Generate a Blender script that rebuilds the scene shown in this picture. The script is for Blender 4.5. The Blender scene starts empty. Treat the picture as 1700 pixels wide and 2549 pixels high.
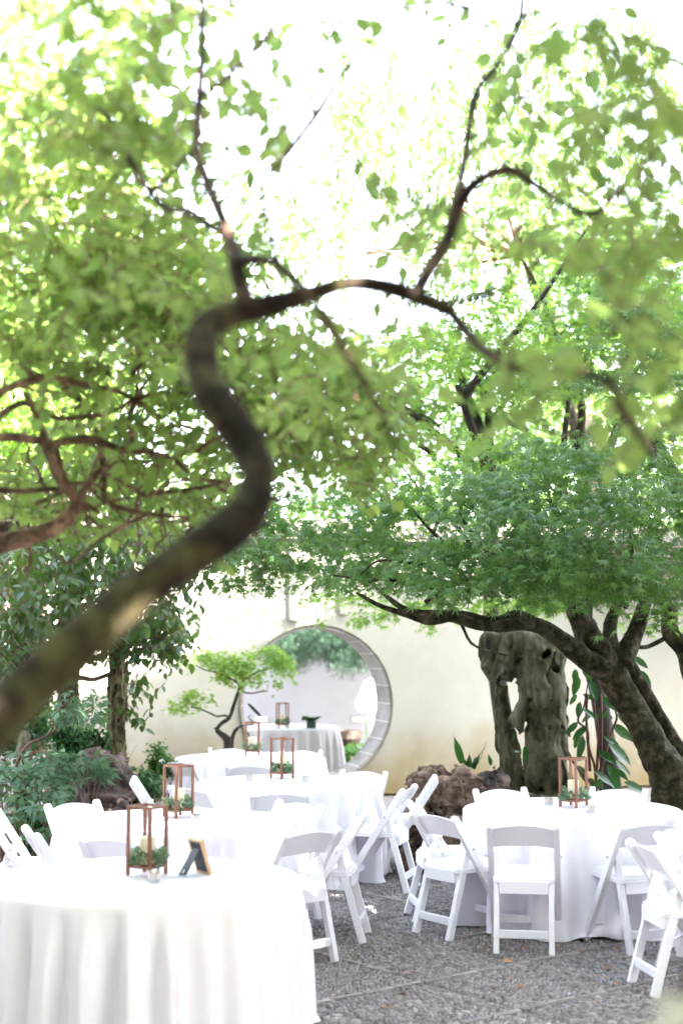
import bpy, bmesh, math, random
import numpy as np
from mathutils import Vector, Matrix

# ------------------------------------------------------------------ camera, world, sun, exposure
sc = bpy.context.scene
col = sc.collection
F, PITCH, CAMH = 3540.0, math.radians(5.33), 1.91
cd = bpy.data.cameras.new("camera"); cam = bpy.data.objects.new("camera", cd); col.objects.link(cam)
cam.location = (0, 0, CAMH); cam.rotation_euler = (math.pi/2 + PITCH, 0, 0)
cd.sensor_fit = 'VERTICAL'; cd.sensor_height = 36; cd.sensor_width = 24
cd.lens = F/2549*36; cd.clip_start = .1; cd.clip_end = 600
cd.dof.use_dof = True; cd.dof.focus_distance = 10.4; cd.dof.aperture_fstop = 1.35; cd.dof.aperture_blades = 9
sc.camera = cam

SUN = Vector((0.52, -0.40, 0.76)).normalized()       # direction towards the sun
wd = bpy.data.worlds.new("World"); sc.world = wd; wd.use_nodes = True
nt = wd.node_tree; bg = nt.nodes['Background']
sky = nt.nodes.new('ShaderNodeTexSky'); sky.sky_type = 'NISHITA'; sky.sun_disc = False
sky.sun_elevation = math.asin(SUN.z); sky.sun_rotation = math.atan2(SUN.x, SUN.y)
sky.air_density = 1.0; sky.dust_density = 2.5; sky.ozone_density = 1.0
hsv = nt.nodes.new('ShaderNodeHueSaturation'); hsv.inputs['Saturation'].default_value = .5      # thin summer haze
nt.links.new(sky.outputs[0], hsv.inputs['Color']); nt.links.new(hsv.outputs[0], bg.inputs[0]); bg.inputs[1].default_value = 0.12
sd = bpy.data.lights.new("sun", 'SUN'); sd.energy = 5.0; sd.angle = math.radians(.53); sd.color = (1, .95, .86)
sun = bpy.data.objects.new("sun", sd); col.objects.link(sun); sun.location = (5, -5, 12)
sun.rotation_euler = SUN.to_track_quat('Z', 'Y').to_euler()
sc.view_settings.view_transform = 'Standard'; sc.view_settings.look = 'None'
sc.view_settings.exposure = 4.6; sc.view_settings.gamma = 1; sc.view_settings.use_curve_mapping = False
try:
    sc.cycles.use_denoising = True
    sc.cycles.max_bounces = 10; sc.cycles.transmission_bounces = 6; sc.cycles.diffuse_bounces = 5
    sc.cycles.sample_clamp_indirect = 6
except Exception: pass

RS = np.random.RandomState(7); rnd = random.Random(11)
cP, sP = math.cos(PITCH), math.sin(PITCH)
def at(px, py, Y):                 # point at depth Y seen at full-photo pixel (px, py)
    dx, dy = (px-850)/F, (1274.5-py)/F
    t = Y/(cP-dy*sP)
    return Vector((dx*t, Y, CAMH+t*(sP+dy*cP)))
D = 1700/1568
def atd(x, y, Y): return at(x*D, y*D, Y)
def floor_at(px, py, z=0):
    dx, dy = (px-850)/F, (1274.5-py)/F
    dz = sP+dy*cP; t = (z-CAMH)/dz
    return Vector((dx*t, (cP-dy*sP)*t, z))

# ------------------------------------------------------------------ noise
_perm = RS.rand(64, 64, 64).astype(np.float32)
def vnoise(P, s=1.0, off=0.0):
    p = np.asarray(P, dtype=np.float64)*s+off+1000.0
    i = np.floor(p).astype(int); f = p-i; f = f*f*(3-2*f); i = i % 64; j = (i+1) % 64
    x0, y0, z0 = i[..., 0], i[..., 1], i[..., 2]; x1, y1, z1 = j[..., 0], j[..., 1], j[..., 2]
    fx, fy, fz = f[..., 0], f[..., 1], f[..., 2]
    a = _perm[x0, y0, z0]*(1-fx)+_perm[x1, y0, z0]*fx; b = _perm[x0, y1, z0]*(1-fx)+_perm[x1, y1, z0]*fx
    c = _perm[x0, y0, z1]*(1-fx)+_perm[x1, y0, z1]*fx; d = _perm[x0, y1, z1]*(1-fx)+_perm[x1, y1, z1]*fx
    return ((a*(1-fy)+b*fy)*(1-fz)+(c*(1-fy)+d*fy)*fz)*2-1
def fbm(P, s=1.0, o=3, off=0.0):
    r = 0; a = 1; t = 0
    for k in range(o):
        r = r+a*vnoise(P, s*2**k, off+k*7.3); t += a; a *= .5
    return r/t

# ------------------------------------------------------------------ materials
MATS = {}
def new_mat(name):
    m = bpy.data.materials.new(name); m.use_nodes = True; MATS[name] = m
    return m, m.node_tree, m.node_tree.nodes['Principled BSDF']
def N(t, typ, **kw):
    n = t.nodes.new(typ)
    for k, v in kw.items(): setattr(n, k, v)
    return n
def mat(name, c1, c2=None, rough=.6, scale=8, bump=0, bscale=40, spec=.4, detail=5, objvar=0, stretch=None, c3=None):
    m, t, b = new_mat(name)
    b.inputs['Roughness'].default_value = rough; b.inputs['Specular IOR Level'].default_value = spec
    tc = N(t, 'ShaderNodeTexCoord'); src = tc.outputs['Object']
    if stretch:
        mp = N(t, 'ShaderNodeMapping'); mp.inputs['Scale'].default_value = stretch; t.links.new(src, mp.inputs[0]); src = mp.outputs[0]
    if c2:
        nz = N(t, 'ShaderNodeTexNoise'); nz.inputs['Scale'].default_value = scale; nz.inputs['Detail'].default_value = detail
        nz.inputs['Roughness'].default_value = .65
        t.links.new(src, nz.inputs[0]); cr = N(t, 'ShaderNodeValToRGB')
        cr.color_ramp.elements[0].position = .36; cr.color_ramp.elements[1].position = .64
        cr.color_ramp.elements[0].color = (*c1, 1); cr.color_ramp.elements[1].color = (*c2, 1)
        if c3:
            e = cr.color_ramp.elements.new(.5); e.color = (*c3, 1)
        t.links.new(nz.outputs[0], cr.inputs[0]); out = cr.outputs[0]
        if objvar:
            oi = N(t, 'ShaderNodeObjectInfo'); hs = N(t, 'ShaderNodeHueSaturation')
            mr = N(t, 'ShaderNodeMapRange'); mr.inputs[3].default_value = 1-objvar; mr.inputs[4].default_value = 1+objvar
            t.links.new(oi.outputs['Random'], mr.inputs[0]); t.links.new(mr.outputs[0], hs.inputs['Value'])
            t.links.new(out, hs.inputs['Color']); out = hs.outputs[0]
        t.links.new(out, b.inputs['Base Color'])
    else: b.inputs['Base Color'].default_value = (*c1, 1)
    if bump:
        n2 = N(t, 'ShaderNodeTexNoise'); n2.inputs['Scale'].default_value = bscale; n2.inputs['Detail'].default_value = 6
        t.links.new(src, n2.inputs[0]); bp = N(t, 'ShaderNodeBump'); bp.inputs['Strength'].default_value = bump
        bp.inputs['Distance'].default_value = .02
        t.links.new(n2.outputs[0], bp.inputs['Height']); t.links.new(bp.outputs[0], b.inputs['Normal'])
    return m
def leaf_mat(name, ca, cb, trans, tcol, rough=.5, spec=.28):
    m, t, b = new_mat(name)
    at_ = N(t, 'ShaderNodeAttribute', attribute_name='tone'); oi = N(t, 'ShaderNodeObjectInfo')
    ad = N(t, 'ShaderNodeMath', operation='ADD'); t.links.new(at_.outputs['Fac'], ad.inputs[0]); t.links.new(oi.outputs['Random'], ad.inputs[1])
    fr = N(t, 'ShaderNodeMath', operation='FRACT'); t.links.new(ad.outputs[0], fr.inputs[0])
    cr = N(t, 'ShaderNodeValToRGB'); cr.color_ramp.elements[0].color = (*ca, 1); cr.color_ramp.elements[1].color = (*cb, 1)
    t.links.new(fr.outputs[0], cr.inputs[0]); t.links.new(cr.outputs[0], b.inputs['Base Color'])
    b.inputs['Roughness'].default_value = rough; b.inputs['Specular IOR Level'].default_value = spec
    tr = N(t, 'ShaderNodeBsdfTranslucent'); mx = N(t, 'ShaderNodeMixRGB', blend_type='MULTIPLY'); mx.inputs[0].default_value = 0
    c2 = N(t, 'ShaderNodeValToRGB'); c2.color_ramp.elements[0].color = (*tcol, 1)
    c2.color_ramp.elements[1].color = (min(1, tcol[0]*1.35), min(1, tcol[1]*1.15), tcol[2], 1)
    t.links.new(fr.outputs[0], c2.inputs[0]); t.links.new(c2.outputs[0], tr.inputs[0])
    ms = N(t, 'ShaderNodeMixShader'); ms.inputs[0].default_value = trans
    t.links.new(b.outputs[0], ms.inputs[1]); t.links.new(tr.outputs[0], ms.inputs[2])
    t.links.new(ms.outputs[0], t.nodes['Material Output'].inputs[0])
    return m
def emit_mat(name, c, s):
    m, t, b = new_mat(name); b.inputs['Base Color'].default_value = (*c, 1)
    b.inputs['Emission Color'].default_value = (*c, 1); b.inputs['Emission Strength'].default_value = s
    return m

mat('chair_white', (.80, .78, .83), (.84, .82, .87), rough=.38, scale=3)
mat('pad_white', (.80, .79, .77), (.84, .83, .81), rough=.5, scale=6, bump=.1, bscale=30)
m = mat('cloth', (.80, .775, .835), (.85, .825, .885), rough=.85, scale=2, bump=.12, bscale=420, spec=.1)
mat('lantern_wood', (.21, .085, .05), (.30, .135, .085), rough=.55, scale=5, stretch=(9, 9, 1))
mat('wax', (.80, .70, .50), (.84, .76, .58), rough=.5, scale=4)
mat('wick', (.03, .025, .02)); emit_mat('flame', (1, .6, .25), 1.5)
mat('frame_gold', (.62, .40, .20), (.70, .48, .26), rough=.4)
mat('frame_black', (.012, .012, .025), (.02, .02, .035), rough=.6)
mat('metal', (.6, .6, .6), rough=.3)
mat('print', (.75, .74, .72), rough=.3)
mat('plum_bark', (.012, .008, .006), (.12, .078, .055), rough=.9, scale=11, bump=1, bscale=26, c3=(.034, .021, .015), spec=.2)
mat('plum_bark_light', (.05, .03, .022), (.30, .19, .125), rough=.9, scale=11, bump=1, bscale=26, c3=(.13, .08, .055), spec=.2)
mat('moss_bark', (.010, .006, .005), (.085, .075, .030), rough=.95, scale=6, bump=1, bscale=30, c3=(.026, .017, .011), spec=.2)
mat('maple_bark', (.010, .007, .004), (.085, .062, .045), rough=.95, scale=13, bump=1, bscale=30, c3=(.032, .030, .011), spec=.2)
mat('rough_bark', (.018, .014, .009), (.20, .175, .095), rough=.95, scale=26, bump=1, bscale=30, stretch=(1, 1, .28), spec=.15)
mat('dark_bark', (.012, .010, .008), (.04, .03, .02), rough=.95, scale=10)
mat('twig', (.10, .05, .035), (.20, .12, .08), rough=.8, scale=12)
mat('red_stem', (.06, .022, .015), (.13, .055, .035), rough=.6)
mat('plaster', (.31, .298, .255), (.36, .35, .305), rough=.9, scale=.9, bump=.12, bscale=7, spec=.15)
def stain():
    m = MATS['plaster']; t = m.node_tree; b = t.nodes['Principled BSDF']; src = b.inputs['Base Color'].links[0].from_socket
    tc = N(t, 'ShaderNodeTexCoord'); sp = N(t, 'ShaderNodeSeparateXYZ'); nz = N(t, 'ShaderNodeTexNoise'); nz.inputs['Scale'].default_value = 1.6; nz.inputs['Detail'].default_value = 7
    t.links.new(tc.outputs['Object'], sp.inputs[0]); t.links.new(tc.outputs['Object'], nz.inputs[0])
    ma = N(t, 'ShaderNodeMath', operation='MULTIPLY_ADD'); ma.inputs[1].default_value = 1.5; t.links.new(nz.outputs[0], ma.inputs[0]); 
    sb = N(t, 'ShaderNodeMath', operation='MULTIPLY'); sb.inputs[1].default_value = -1; t.links.new(sp.outputs[2], sb.inputs[0]); t.links.new(sb.outputs[0], ma.inputs[2])
    mr = N(t, 'ShaderNodeMapRange'); mr.inputs[1].default_value = -.25; mr.inputs[2].default_value = .75; t.links.new(ma.outputs[0], mr.inputs[0])
    mx = N(t, 'ShaderNodeMixRGB', blend_type='MULTIPLY'); mx.inputs[2].default_value = (.62, .50, .30, 1); t.links.new(mr.outputs[0], mx.inputs[0]); t.links.new(src, mx.inputs[1])
    n2 = N(t, 'ShaderNodeTexNoise'); n2.inputs['Scale'].default_value = .7; n2.inputs['Detail'].default_value = 8; t.links.new(tc.outputs['Object'], n2.inputs[0])
    m2_ = N(t, 'ShaderNodeMapRange'); m2_.inputs[1].default_value = .5; m2_.inputs[2].default_value = .75; m2_.inputs[4].default_value = .45; t.links.new(n2.outputs[0], m2_.inputs[0])
    mx2 = N(t, 'ShaderNodeMixRGB', blend_type='MULTIPLY'); mx2.inputs[2].default_value = (.84, .82, .70, 1); t.links.new(m2_.outputs[0], mx2.inputs[0]); t.links.new(mx.outputs[0], mx2.inputs[1]); t.links.new(mx2.outputs[0], b.inputs['Base Color'])
stain()
mat('court_plaster', (.50, .515, .61), (.56, .575, .67), rough=.9, scale=.8, spec=.15)
mat('plaster_back', (.70, .68, .735), (.76, .74, .80), rough=.9, scale=.8, spec=.15)
mat('jamb_stone', (.24, .215, .215), (.33, .305, .30), rough=.8, scale=5, bump=.3, bscale=50, objvar=.12)
mat('ring_stone', (.28, .24, .20), (.42, .36, .31), rough=.85, scale=7, objvar=.2)
mat('moulding', (.12, .12, .085), (.21, .185, .14), rough=.85, scale=9)
mat('mortar', (.62, .60, .57), rough=.9)
mat('taihu', (.018, .018, .010), (.17, .15, .105), rough=.92, scale=3.2, bump=1, bscale=12, c3=(.08, .08, .045), spec=.2, stretch=(1.6, 1.6, .7), detail=9)
mat('brown_rock', (.05, .033, .025), (.36, .25, .185), rough=.9, scale=5, bump=1, bscale=16, c3=(.15, .10, .075), objvar=.2, spec=.2)
mat('dark_rock', (.03, .024, .024), (.22, .155, .14), rough=.85, scale=4, bump=1, bscale=14, c3=(.08, .055, .05), objvar=.15, spec=.3)
mat('ground', (.10, .085, .07), (.20, .17, .14), rough=1, scale=6, bump=.8, bscale=50)
mat('paver_bed', (.13, .12, .118), (.25, .225, .22), rough=.95, scale=40, bump=.8, bscale=120)
mat('chip', (.29, .26, .265), (.48, .435, .44), rough=.75, scale=30, objvar=.4, spec=.4)
mat('tile_strip', (.22, .20, .195), (.36, .33, .32), rough=.85, scale=20, objvar=.25)
mat('roof_tile', (.07, .065, .055), (.19, .17, .13), rough=.85, scale=9, objvar=.3)
mat('timber', (.035, .014, .008), (.09, .035, .018), rough=.6, scale=5, stretch=(1, 1, .2))
mat('blouse', (.76, .72, .68), (.82, .79, .75), rough=.85, scale=4)
mat('trousers', (.42, .50, .38), (.52, .58, .46), rough=.85, scale=4)
mat('skin', (.50, .30, .22), rough=.5); mat('hair', (.02, .015, .012), rough=.5)
mat('pot', (.02, .05, .05), (.035, .07, .07), rough=.4); mat('shoe', (.02, .02, .02))
mat('urn', (.025, .018, .014), (.07, .05, .04), rough=.9, scale=12, bump=.5)
emit_mat('lamp_glow', (1, .93, .72), .35)
m = emit_mat('petal', (.85, .83, .80), 0)
mat('bounce_white', (.72, .70, .68), (.78, .76, .74), rough=.9, scale=2)  # pale coat of the added building, whitened to bounce light
mat('fallen', (.30, .13, .06), (.5, .27, .12), rough=.8, scale=9, objvar=.4)
m, t, b = new_mat('glass'); b.inputs['Base Color'].default_value = (.9, .9, .92, 1); b.inputs['Roughness'].default_value = .05
tp = N(t, 'ShaderNodeBsdfTransparent'); ms = N(t, 'ShaderNodeMixShader'); fz = N(t, 'ShaderNodeFresnel'); fz.inputs[0].default_value = 1.5
ad = N(t, 'ShaderNodeMath', operation='ADD'); ad.inputs[1].default_value = .16; t.links.new(fz.outputs[0], ad.inputs[0])
t.links.new(ad.outputs[0], ms.inputs[0]); t.links.new(tp.outputs[0], ms.inputs[1]); t.links.new(b.outputs[0], ms.inputs[2]); t.links.new(ms.outputs[0], t.nodes['Material Output'].inputs[0])
leaf_mat('plum_leaf', (.085, .155, .034), (.15, .225, .058), .48, (.27, .41, .11))
leaf_mat('plum_leaf_mid', (.07, .15, .034), (.135, .225, .06), .48, (.28, .43, .10))
leaf_mat('maple_leaf', (.04, .115, .030), (.12, .205, .065), .33, (.15, .31, .05), rough=.5)
leaf_mat('maple_back', (.06, .145, .026), (.12, .21, .045), .5, (.23, .40, .06), rough=.5)
leaf_mat('camellia_leaf', (.016, .048, .012), (.045, .10, .022), .25, (.10, .20, .03), rough=.38, spec=.45)
leaf_mat('peony_leaf', (.045, .10, .055), (.08, .15, .08), .25, (.12, .26, .06), rough=.5)
leaf_mat('dark_leaf', (.012, .05, .016), (.03, .085, .025), .18, (.06, .2, .03), rough=.3)
leaf_mat('box_leaf', (.03, .09, .025), (.06, .14, .04), .3, (.1, .25, .04))
leaf_mat('far_leaf', (.06, .12, .03), (.12, .19, .06), .45, (.20, .33, .09))
leaf_mat('pine_leaf', (.02, .055, .035), (.05, .09, .06), .15, (.04, .1, .04))
leaf_mat('sage_leaf', (.12, .20, .14), (.24, .34, .22), .3, (.2, .32, .15))
leaf_mat('hosta_leaf', (.08, .22, .06), (.14, .30, .10), .3, (.2, .45, .08))

# ------------------------------------------------------------------ mesh helpers
def tag(o, label=None, cat=None, group=None, kind=None):
    if label: o['label'] = label
    if cat: o['category'] = cat
    if group: o['group'] = group
    if kind: o['kind'] = kind
    return o
def thing(name, loc, label, cat, group=None, rz=0):
    o = bpy.data.objects.new(name, None); col.objects.link(o); o.location = loc; o.rotation_euler[2] = rz
    o.empty_display_size = .1
    return tag(o, label, cat, group)
class MB:
    def __init__(s): s.v = []; s.f = []
    def add(s, vs, fs):
        n = len(s.v); s.v += [tuple(v) for v in vs]; s.f += [tuple(i+n for i in f) for f in fs]; return s
    def box(s, c, d, rz=0, M=None):
        c = Vector(c); R = M if M is not None else Matrix.Rotation(rz, 3, 'Z')
        vs = [c+R @ Vector((x*d[0]/2, y*d[1]/2, z*d[2]/2)) for z in (-1, 1) for y in (-1, 1) for x in (-1, 1)]
        return s.add(vs, [(0, 2, 3, 1), (4, 5, 7, 6), (0, 1, 5, 4), (2, 6, 7, 3), (1, 3, 7, 5), (0, 4, 6, 2)])
    def beam(s, a, b, w, h, up=(0, 0, 1)):      # w along side, h along up-ish
        a, b = Vector(a), Vector(b); d = (b-a).normalized(); side = d.cross(Vector(up))
        if side.length < 1e-4: side = Vector((1, 0, 0))
        side.normalize(); u = side.cross(d).normalized(); L = (b-a).length
        return s.box((a+b)/2, (w, L, h), M=Matrix((side, d, u)).transposed())
    def lathe(s, prof, c=(0, 0, 0), n=20, cap=True):
        c = Vector(c); vs = []; fs = []
        for r, z in prof:
            for k in range(n):
                a = 2*math.pi*k/n; vs.append(c+Vector((r*math.cos(a), r*math.sin(a), z)))
        for i in range(len(prof)-1):
            for k in range(n): k2 = (k+1) % n; fs.append((i*n+k, i*n+k2, (i+1)*n+k2, (i+1)*n+k))
        if cap: fs.append(tuple(range(n))[::-1]); fs.append(tuple((len(prof)-1)*n+k for k in range(n)))
        return s.add(vs, fs)
    def tube(s, pts, rad, n=8, noise=0, nscale=8, closed=True):
        P = [Vector(p) for p in pts]; vs = []; fs = []
        T = [((P[min(i+1, len(P)-1)]-P[max(i-1, 0)]).normalized()) for i in range(len(P))]
        u = T[0].orthogonal().normalized()
        for i, p in enumerate(P):
            u = (u-T[i]*u.dot(T[i])).normalized(); w = T[i].cross(u)
            for k in range(n):
                a = 2*math.pi*k/n; vs.append(p+(u*math.cos(a)+w*math.sin(a))*rad[i])
        if noise:
            A = np.array([tuple(v) for v in vs]); C = np.repeat(np.array([tuple(p) for p in P]), n, 0)
            q = 1+noise*fbm(A, nscale, 3)[:, None]; A = C+(A-C)*q; vs = A.tolist()
        for i in range(len(P)-1):
            for k in range(n): k2 = (k+1) % n; fs.append((i*n+k, i*n+k2, (i+1)*n+k2, (i+1)*n+k))
        if closed: fs.append(tuple(range(n))[::-1]); fs.append(tuple((len(P)-1)*n+k for k in range(n)))
        return s.add(vs, fs)
    def build(s, name, m, parent=None, smooth=False, bevel=0, local=False, seg=1):
        me = bpy.data.meshes.new(name); off = Vector((0, 0, 0))
        if parent is not None and not local:
            pp = parent; 
            while pp is not None: off += pp.location; pp = pp.parent
        me.from_pydata([(v[0]-off.x, v[1]-off.y, v[2]-off.z) for v in s.v], [], s.f)
        if bevel:
            bm = bmesh.new(); bm.from_mesh(me)
            bmesh.ops.bevel(bm, geom=[e for e in bm.edges if e.is_manifold and e.calc_face_angle(0) > .5], offset=bevel, segments=seg, affect='EDGES', profile=.5)
            bm.to_mesh(me); bm.free()
        me.materials.append(MATS[m])
        if smooth: me.polygons.foreach_set('use_smooth', [True]*len(me.polygons))
        me.update(); o = bpy.data.objects.new(name, me); col.objects.link(o)
        if parent is not None: o.parent = parent
        return o
def smooth_path(pts, rads, k=4):
    P = [Vector(p) for p in pts]; n = len(P); out = []; ro = []
    for i in range(n-1):
        p0, p1, p2, p3 = P[max(i-1, 0)], P[i], P[i+1], P[min(i+2, n-1)]
        for j in range(k):
            t = j/k; out.append(.5*((2*p1)+(-p0+p2)*t+(2*p0-5*p1+4*p2-p3)*t*t+(-p0+3*p1-3*p2+p3)*t**3))
            ro.append(rads[i]*(1-t)+rads[i+1]*t)
    out.append(P[-1]); ro.append(rads[-1]); return out, ro
def copy_tree(o, parent=None):
    c = o.copy(); col.objects.link(c)
    if parent is not None: c.parent = parent
    for ch in list(o.children): copy_tree(ch, c)
    return c

# surface nets: mesh from an implicit function
def nets(f, lo, hi, h):
    ax = [np.arange(lo[i], hi[i]+h, h) for i in range(3)]
    G = np.stack(np.meshgrid(*ax, indexing='ij'), -1); v = f(G); ins = v < 0
    nx, ny, nz = (s-1 for s in v.shape); acc = np.zeros((nx, ny, nz, 3)); cnt = np.zeros((nx, ny, nz))
    def sl(a, o): return a[o[0]:o[0]+nx, o[1]:o[1]+ny, o[2]:o[2]+nz]
    for a in range(3):
        b, c = [(1, 2), (0, 2), (0, 1)][a]
        for ob in (0, 1):
            for oc in (0, 1):
                o0 = [0, 0, 0]; o0[b] = ob; o0[c] = oc; o1 = list(o0); o1[a] = 1
                v0, v1 = sl(v, o0), sl(v, o1); m_ = (v0 < 0) != (v1 < 0)
                t = np.where(m_, v0/(v0-v1+1e-12), 0); pos = sl(G, o0)*(1-t[..., None])+sl(G, o1)*t[..., None]
                acc += pos*m_[..., None]; cnt += m_
    msk = cnt > 0; idx = -np.ones(msk.shape, int); idx[msk] = np.arange(msk.sum()); V = acc[msk]/cnt[msk][:, None]
    Q = []
    for a in range(3):
        b, c = [(1, 2), (2, 0), (0, 1)][a]
        i0 = [slice(1, -1)]*3; i0[a] = slice(0, -1); i1 = list(i0); i1[a] = slice(1, None)
        A, B = ins[tuple(i0)], ins[tuple(i1)]
        for flip, mk in ((False, A & ~B), (True, ~A & B)):
            e = np.argwhere(mk); off = np.array([1, 1, 1]); off[a] = 0; e = e+off
            db = np.zeros(3, int); db[b] = 1; dc = np.zeros(3, int); dc[c] = 1
            q = [e-db-dc, e-dc, e, e-db]
            q = np.stack([idx[tuple(w.T)] for w in q], 1)
            if flip: q = q[:, ::-1]
            Q.append(q)
    Q = np.concatenate(Q); Q = Q[(Q >= 0).all(1)]
    return V, Q
def mesh_np(name, V, Q, m, parent=None, off=(0, 0, 0), smooth=True, tone=None):
    V = np.asarray(V, dtype=np.float32)-np.array(off, dtype=np.float32); k = Q.shape[1]
    me = bpy.data.meshes.new(name); me.vertices.add(len(V)); me.vertices.foreach_set('co', V.ravel())
    me.loops.add(Q.size); me.loops.foreach_set('vertex_index', Q.astype(np.int32).ravel())
    me.polygons.add(len(Q)); me.polygons.foreach_set('loop_start', np.arange(0, Q.size, k, dtype=np.int32))
    me.update(calc_edges=True)
    if smooth: me.polygons.foreach_set('use_smooth', np.ones(len(Q), bool))
    if tone is not None:
        a = me.attributes.new('tone', 'FLOAT', 'POINT'); a.data.foreach_set('value', tone.astype(np.float32))
    me.materials.append(MATS[m]); me.update()
    o = bpy.data.objects.new(name, me); col.objects.link(o)
    if parent is not None: o.parent = parent
    return o
def smin(a, b, k): h = np.clip(.5+.5*(b-a)/k, 0, 1); return b*(1-h)+a*h-k*h*(1-h)
def sd_caps(P, a, b, ra, rb):
    a, b = np.array(a), np.array(b); ba = b-a; t = np.clip(((P-a)@ba)/(ba@ba+1e-9), 0, 1)
    return np.linalg.norm(P-a-t[..., None]*ba, axis=-1)-(ra*(1-t)+rb*t)
def sd_ell(P, c, r): q = (P-np.array(c))/np.array(r); l = np.linalg.norm(q, axis=-1); return (l-1)*min(r)

# ------------------------------------------------------------------ leaves
def fan(outline, center): return np.array([center]+outline, float), np.array([(0, i, i+1) for i in range(1, len(outline))])
def T_ovate(w=.3, fold=.07, curl=-.12):
    ys = [0, .22, .5, .78, 1]; ws = [0, w*.85, w, w*.6, 0]
    V = [(0, 0, 0)]; 
    for y, q in zip(ys[1:-1], ws[1:-1]): V += [(-q, y, fold+curl*y*y), (0, y, curl*y*y), (q, y, fold+curl*y*y)]
    V.append((0, 1, curl)); F_ = [(0, 2, 1), (0, 3, 2)]
    for i in (1, 4): F_ += [(i, i+1, i+4), (i, i+4, i+3), (i+1, i+2, i+5), (i+1, i+5, i+4)]
    F_ += [(7, 8, 10), (8, 9, 10)]
    return np.array(V, float), np.array(F_)
def T_star():
    L = [(-2.25, .42), (-1.5, .72), (-.75, .95), (0, 1.05), (.75, .95), (1.5, .72), (2.25, .42)]
    out = [(math.sin(-2.9)*.12, math.cos(-2.9)*.12, 0)]
    for i, (a, r) in enumerate(L):
        out.append((math.sin(a)*r, math.cos(a)*r, -.22*r*r))
        va = a+.375 if i < 6 else 2.9; vr = .27 if i < 6 else .12
        out.append((math.sin(va)*vr, math.cos(va)*vr, 0))
    return fan([(x, y, z) for x, y, z in out], (0, 0, .03))
def T_peony():
    V = []; F_ = []
    for a, s, o in ((0, 1, (0, .3)), (.95, .8, (.1, .15)), (-.95, .8, (-.1, .15))):
        pts = [(0, 0), (-.13, .22), (-.34, .60), (-.13, .42), (-.02, .85), (.13, .42), (.32, .62), (.13, .22)]
        n = len(V); ca, sa = math.cos(a), math.sin(a)
        for x, y in pts:
            x, y = x*s, y*s; X, Y = x*ca+y*sa+o[0], -x*sa+y*ca+o[1]; V.append((X, Y, -.25*(X*X+Y*Y)+.05*abs(x)))
        F_ += [(n, n+2, n+1), (n, n+3, n+2), (n, n+4, n+3), (n, n+5, n+4), (n, n+6, n+5), (n, n+7, n+6)]
    n = len(V); V += [(0, -.25, 0), (.012, -.25, 0), (.012, .35, 0), (0, .35, 0)]; F_ += [(n, n+1, n+2), (n, n+2, n+3)]
    return np.array(V, float), np.array(F_)
def T_needle():
    V = []; F_ = []
    for k in range(9):
        a = k/9*2*math.pi; x, y = .35*math.cos(a), .35*math.sin(a); n = len(V)
        V += [(0, 0, 0), (x-.02*math.sin(a), 1-.3*(k % 2), y+.02), (x+.03, 1-.3*(k % 2), y)]; F_.append((n, n+1, n+2))
    return np.array(V, float), np.array(F_)
OV, OVN, STAR, PEO, NEE = T_ovate(), T_ovate(.19), T_star(), T_peony(), T_needle()
RND = T_ovate(.42, .04, -.05)
def basis(d, n):
    d = d/np.linalg.norm(d, axis=1, keepdims=True); x = np.cross(d, n); x /= np.linalg.norm(x, axis=1, keepdims=True)+1e-9
    z = np.cross(x, d); return np.stack([x, d, z], -1)
def rvec(n, up=0.0):
    v = RS.normal(size=(n, 3)); v[:, 2] += up; return v/np.linalg.norm(v, axis=1, keepdims=True)
def foliage(parent, T, pos, d, n, size, m, singles=0, name='foliage'):
    pos = np.asarray(pos, float); off = np.array(parent.location)
    V, Fc = T; R = basis(d, n); k = len(pos)
    if k == 0: return
    if singles:
        fr = pos[:, 1] > .8; px = pos[:, 0]/np.maximum(pos[:, 1], .1); pz = (pos[:, 2]-CAMH)/np.maximum(pos[:, 1], .1)
        vis = (abs(px) < .24) & (pz < .46) & (pz > -.27)
        score = np.where(vis, size/np.linalg.norm(pos-np.array([0, 0, CAMH]), axis=1), 0); order = np.argsort(-score)[:singles]
        me = bpy.data.meshes.new('leaf'); me.from_pydata(V.tolist(), [], Fc.tolist()); me.materials.append(MATS[m])
        me.polygons.foreach_set('use_smooth', [True]*len(me.polygons))
        for i in order:
            o = bpy.data.objects.new('leaf', me); col.objects.link(o); o.parent = parent
            M = Matrix.Identity(4)
            for a in range(3):
                for b_ in range(3): M[a][b_] = R[i, a, b_]*size[i]
                M[a][3] = pos[i, a]-off[a]
            o.matrix_local = M
        keep = np.ones(k, bool); keep[order] = False; pos, R, size = pos[keep], R[keep], size[keep]; k = len(pos)
        if k == 0: return
    W = np.einsum('kij,vj->kvi', R, V)*size[:, None, None]+pos[:, None, :]
    FF = (Fc[None]+(np.arange(k)*len(V))[:, None, None]).reshape(-1, 3)
    tone = np.repeat(RS.rand(k), len(V))
    o = mesh_np(name, W.reshape(-1, 3), FF, m, parent, off, True, tone); o['kind'] = 'stuff'
    return o
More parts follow.
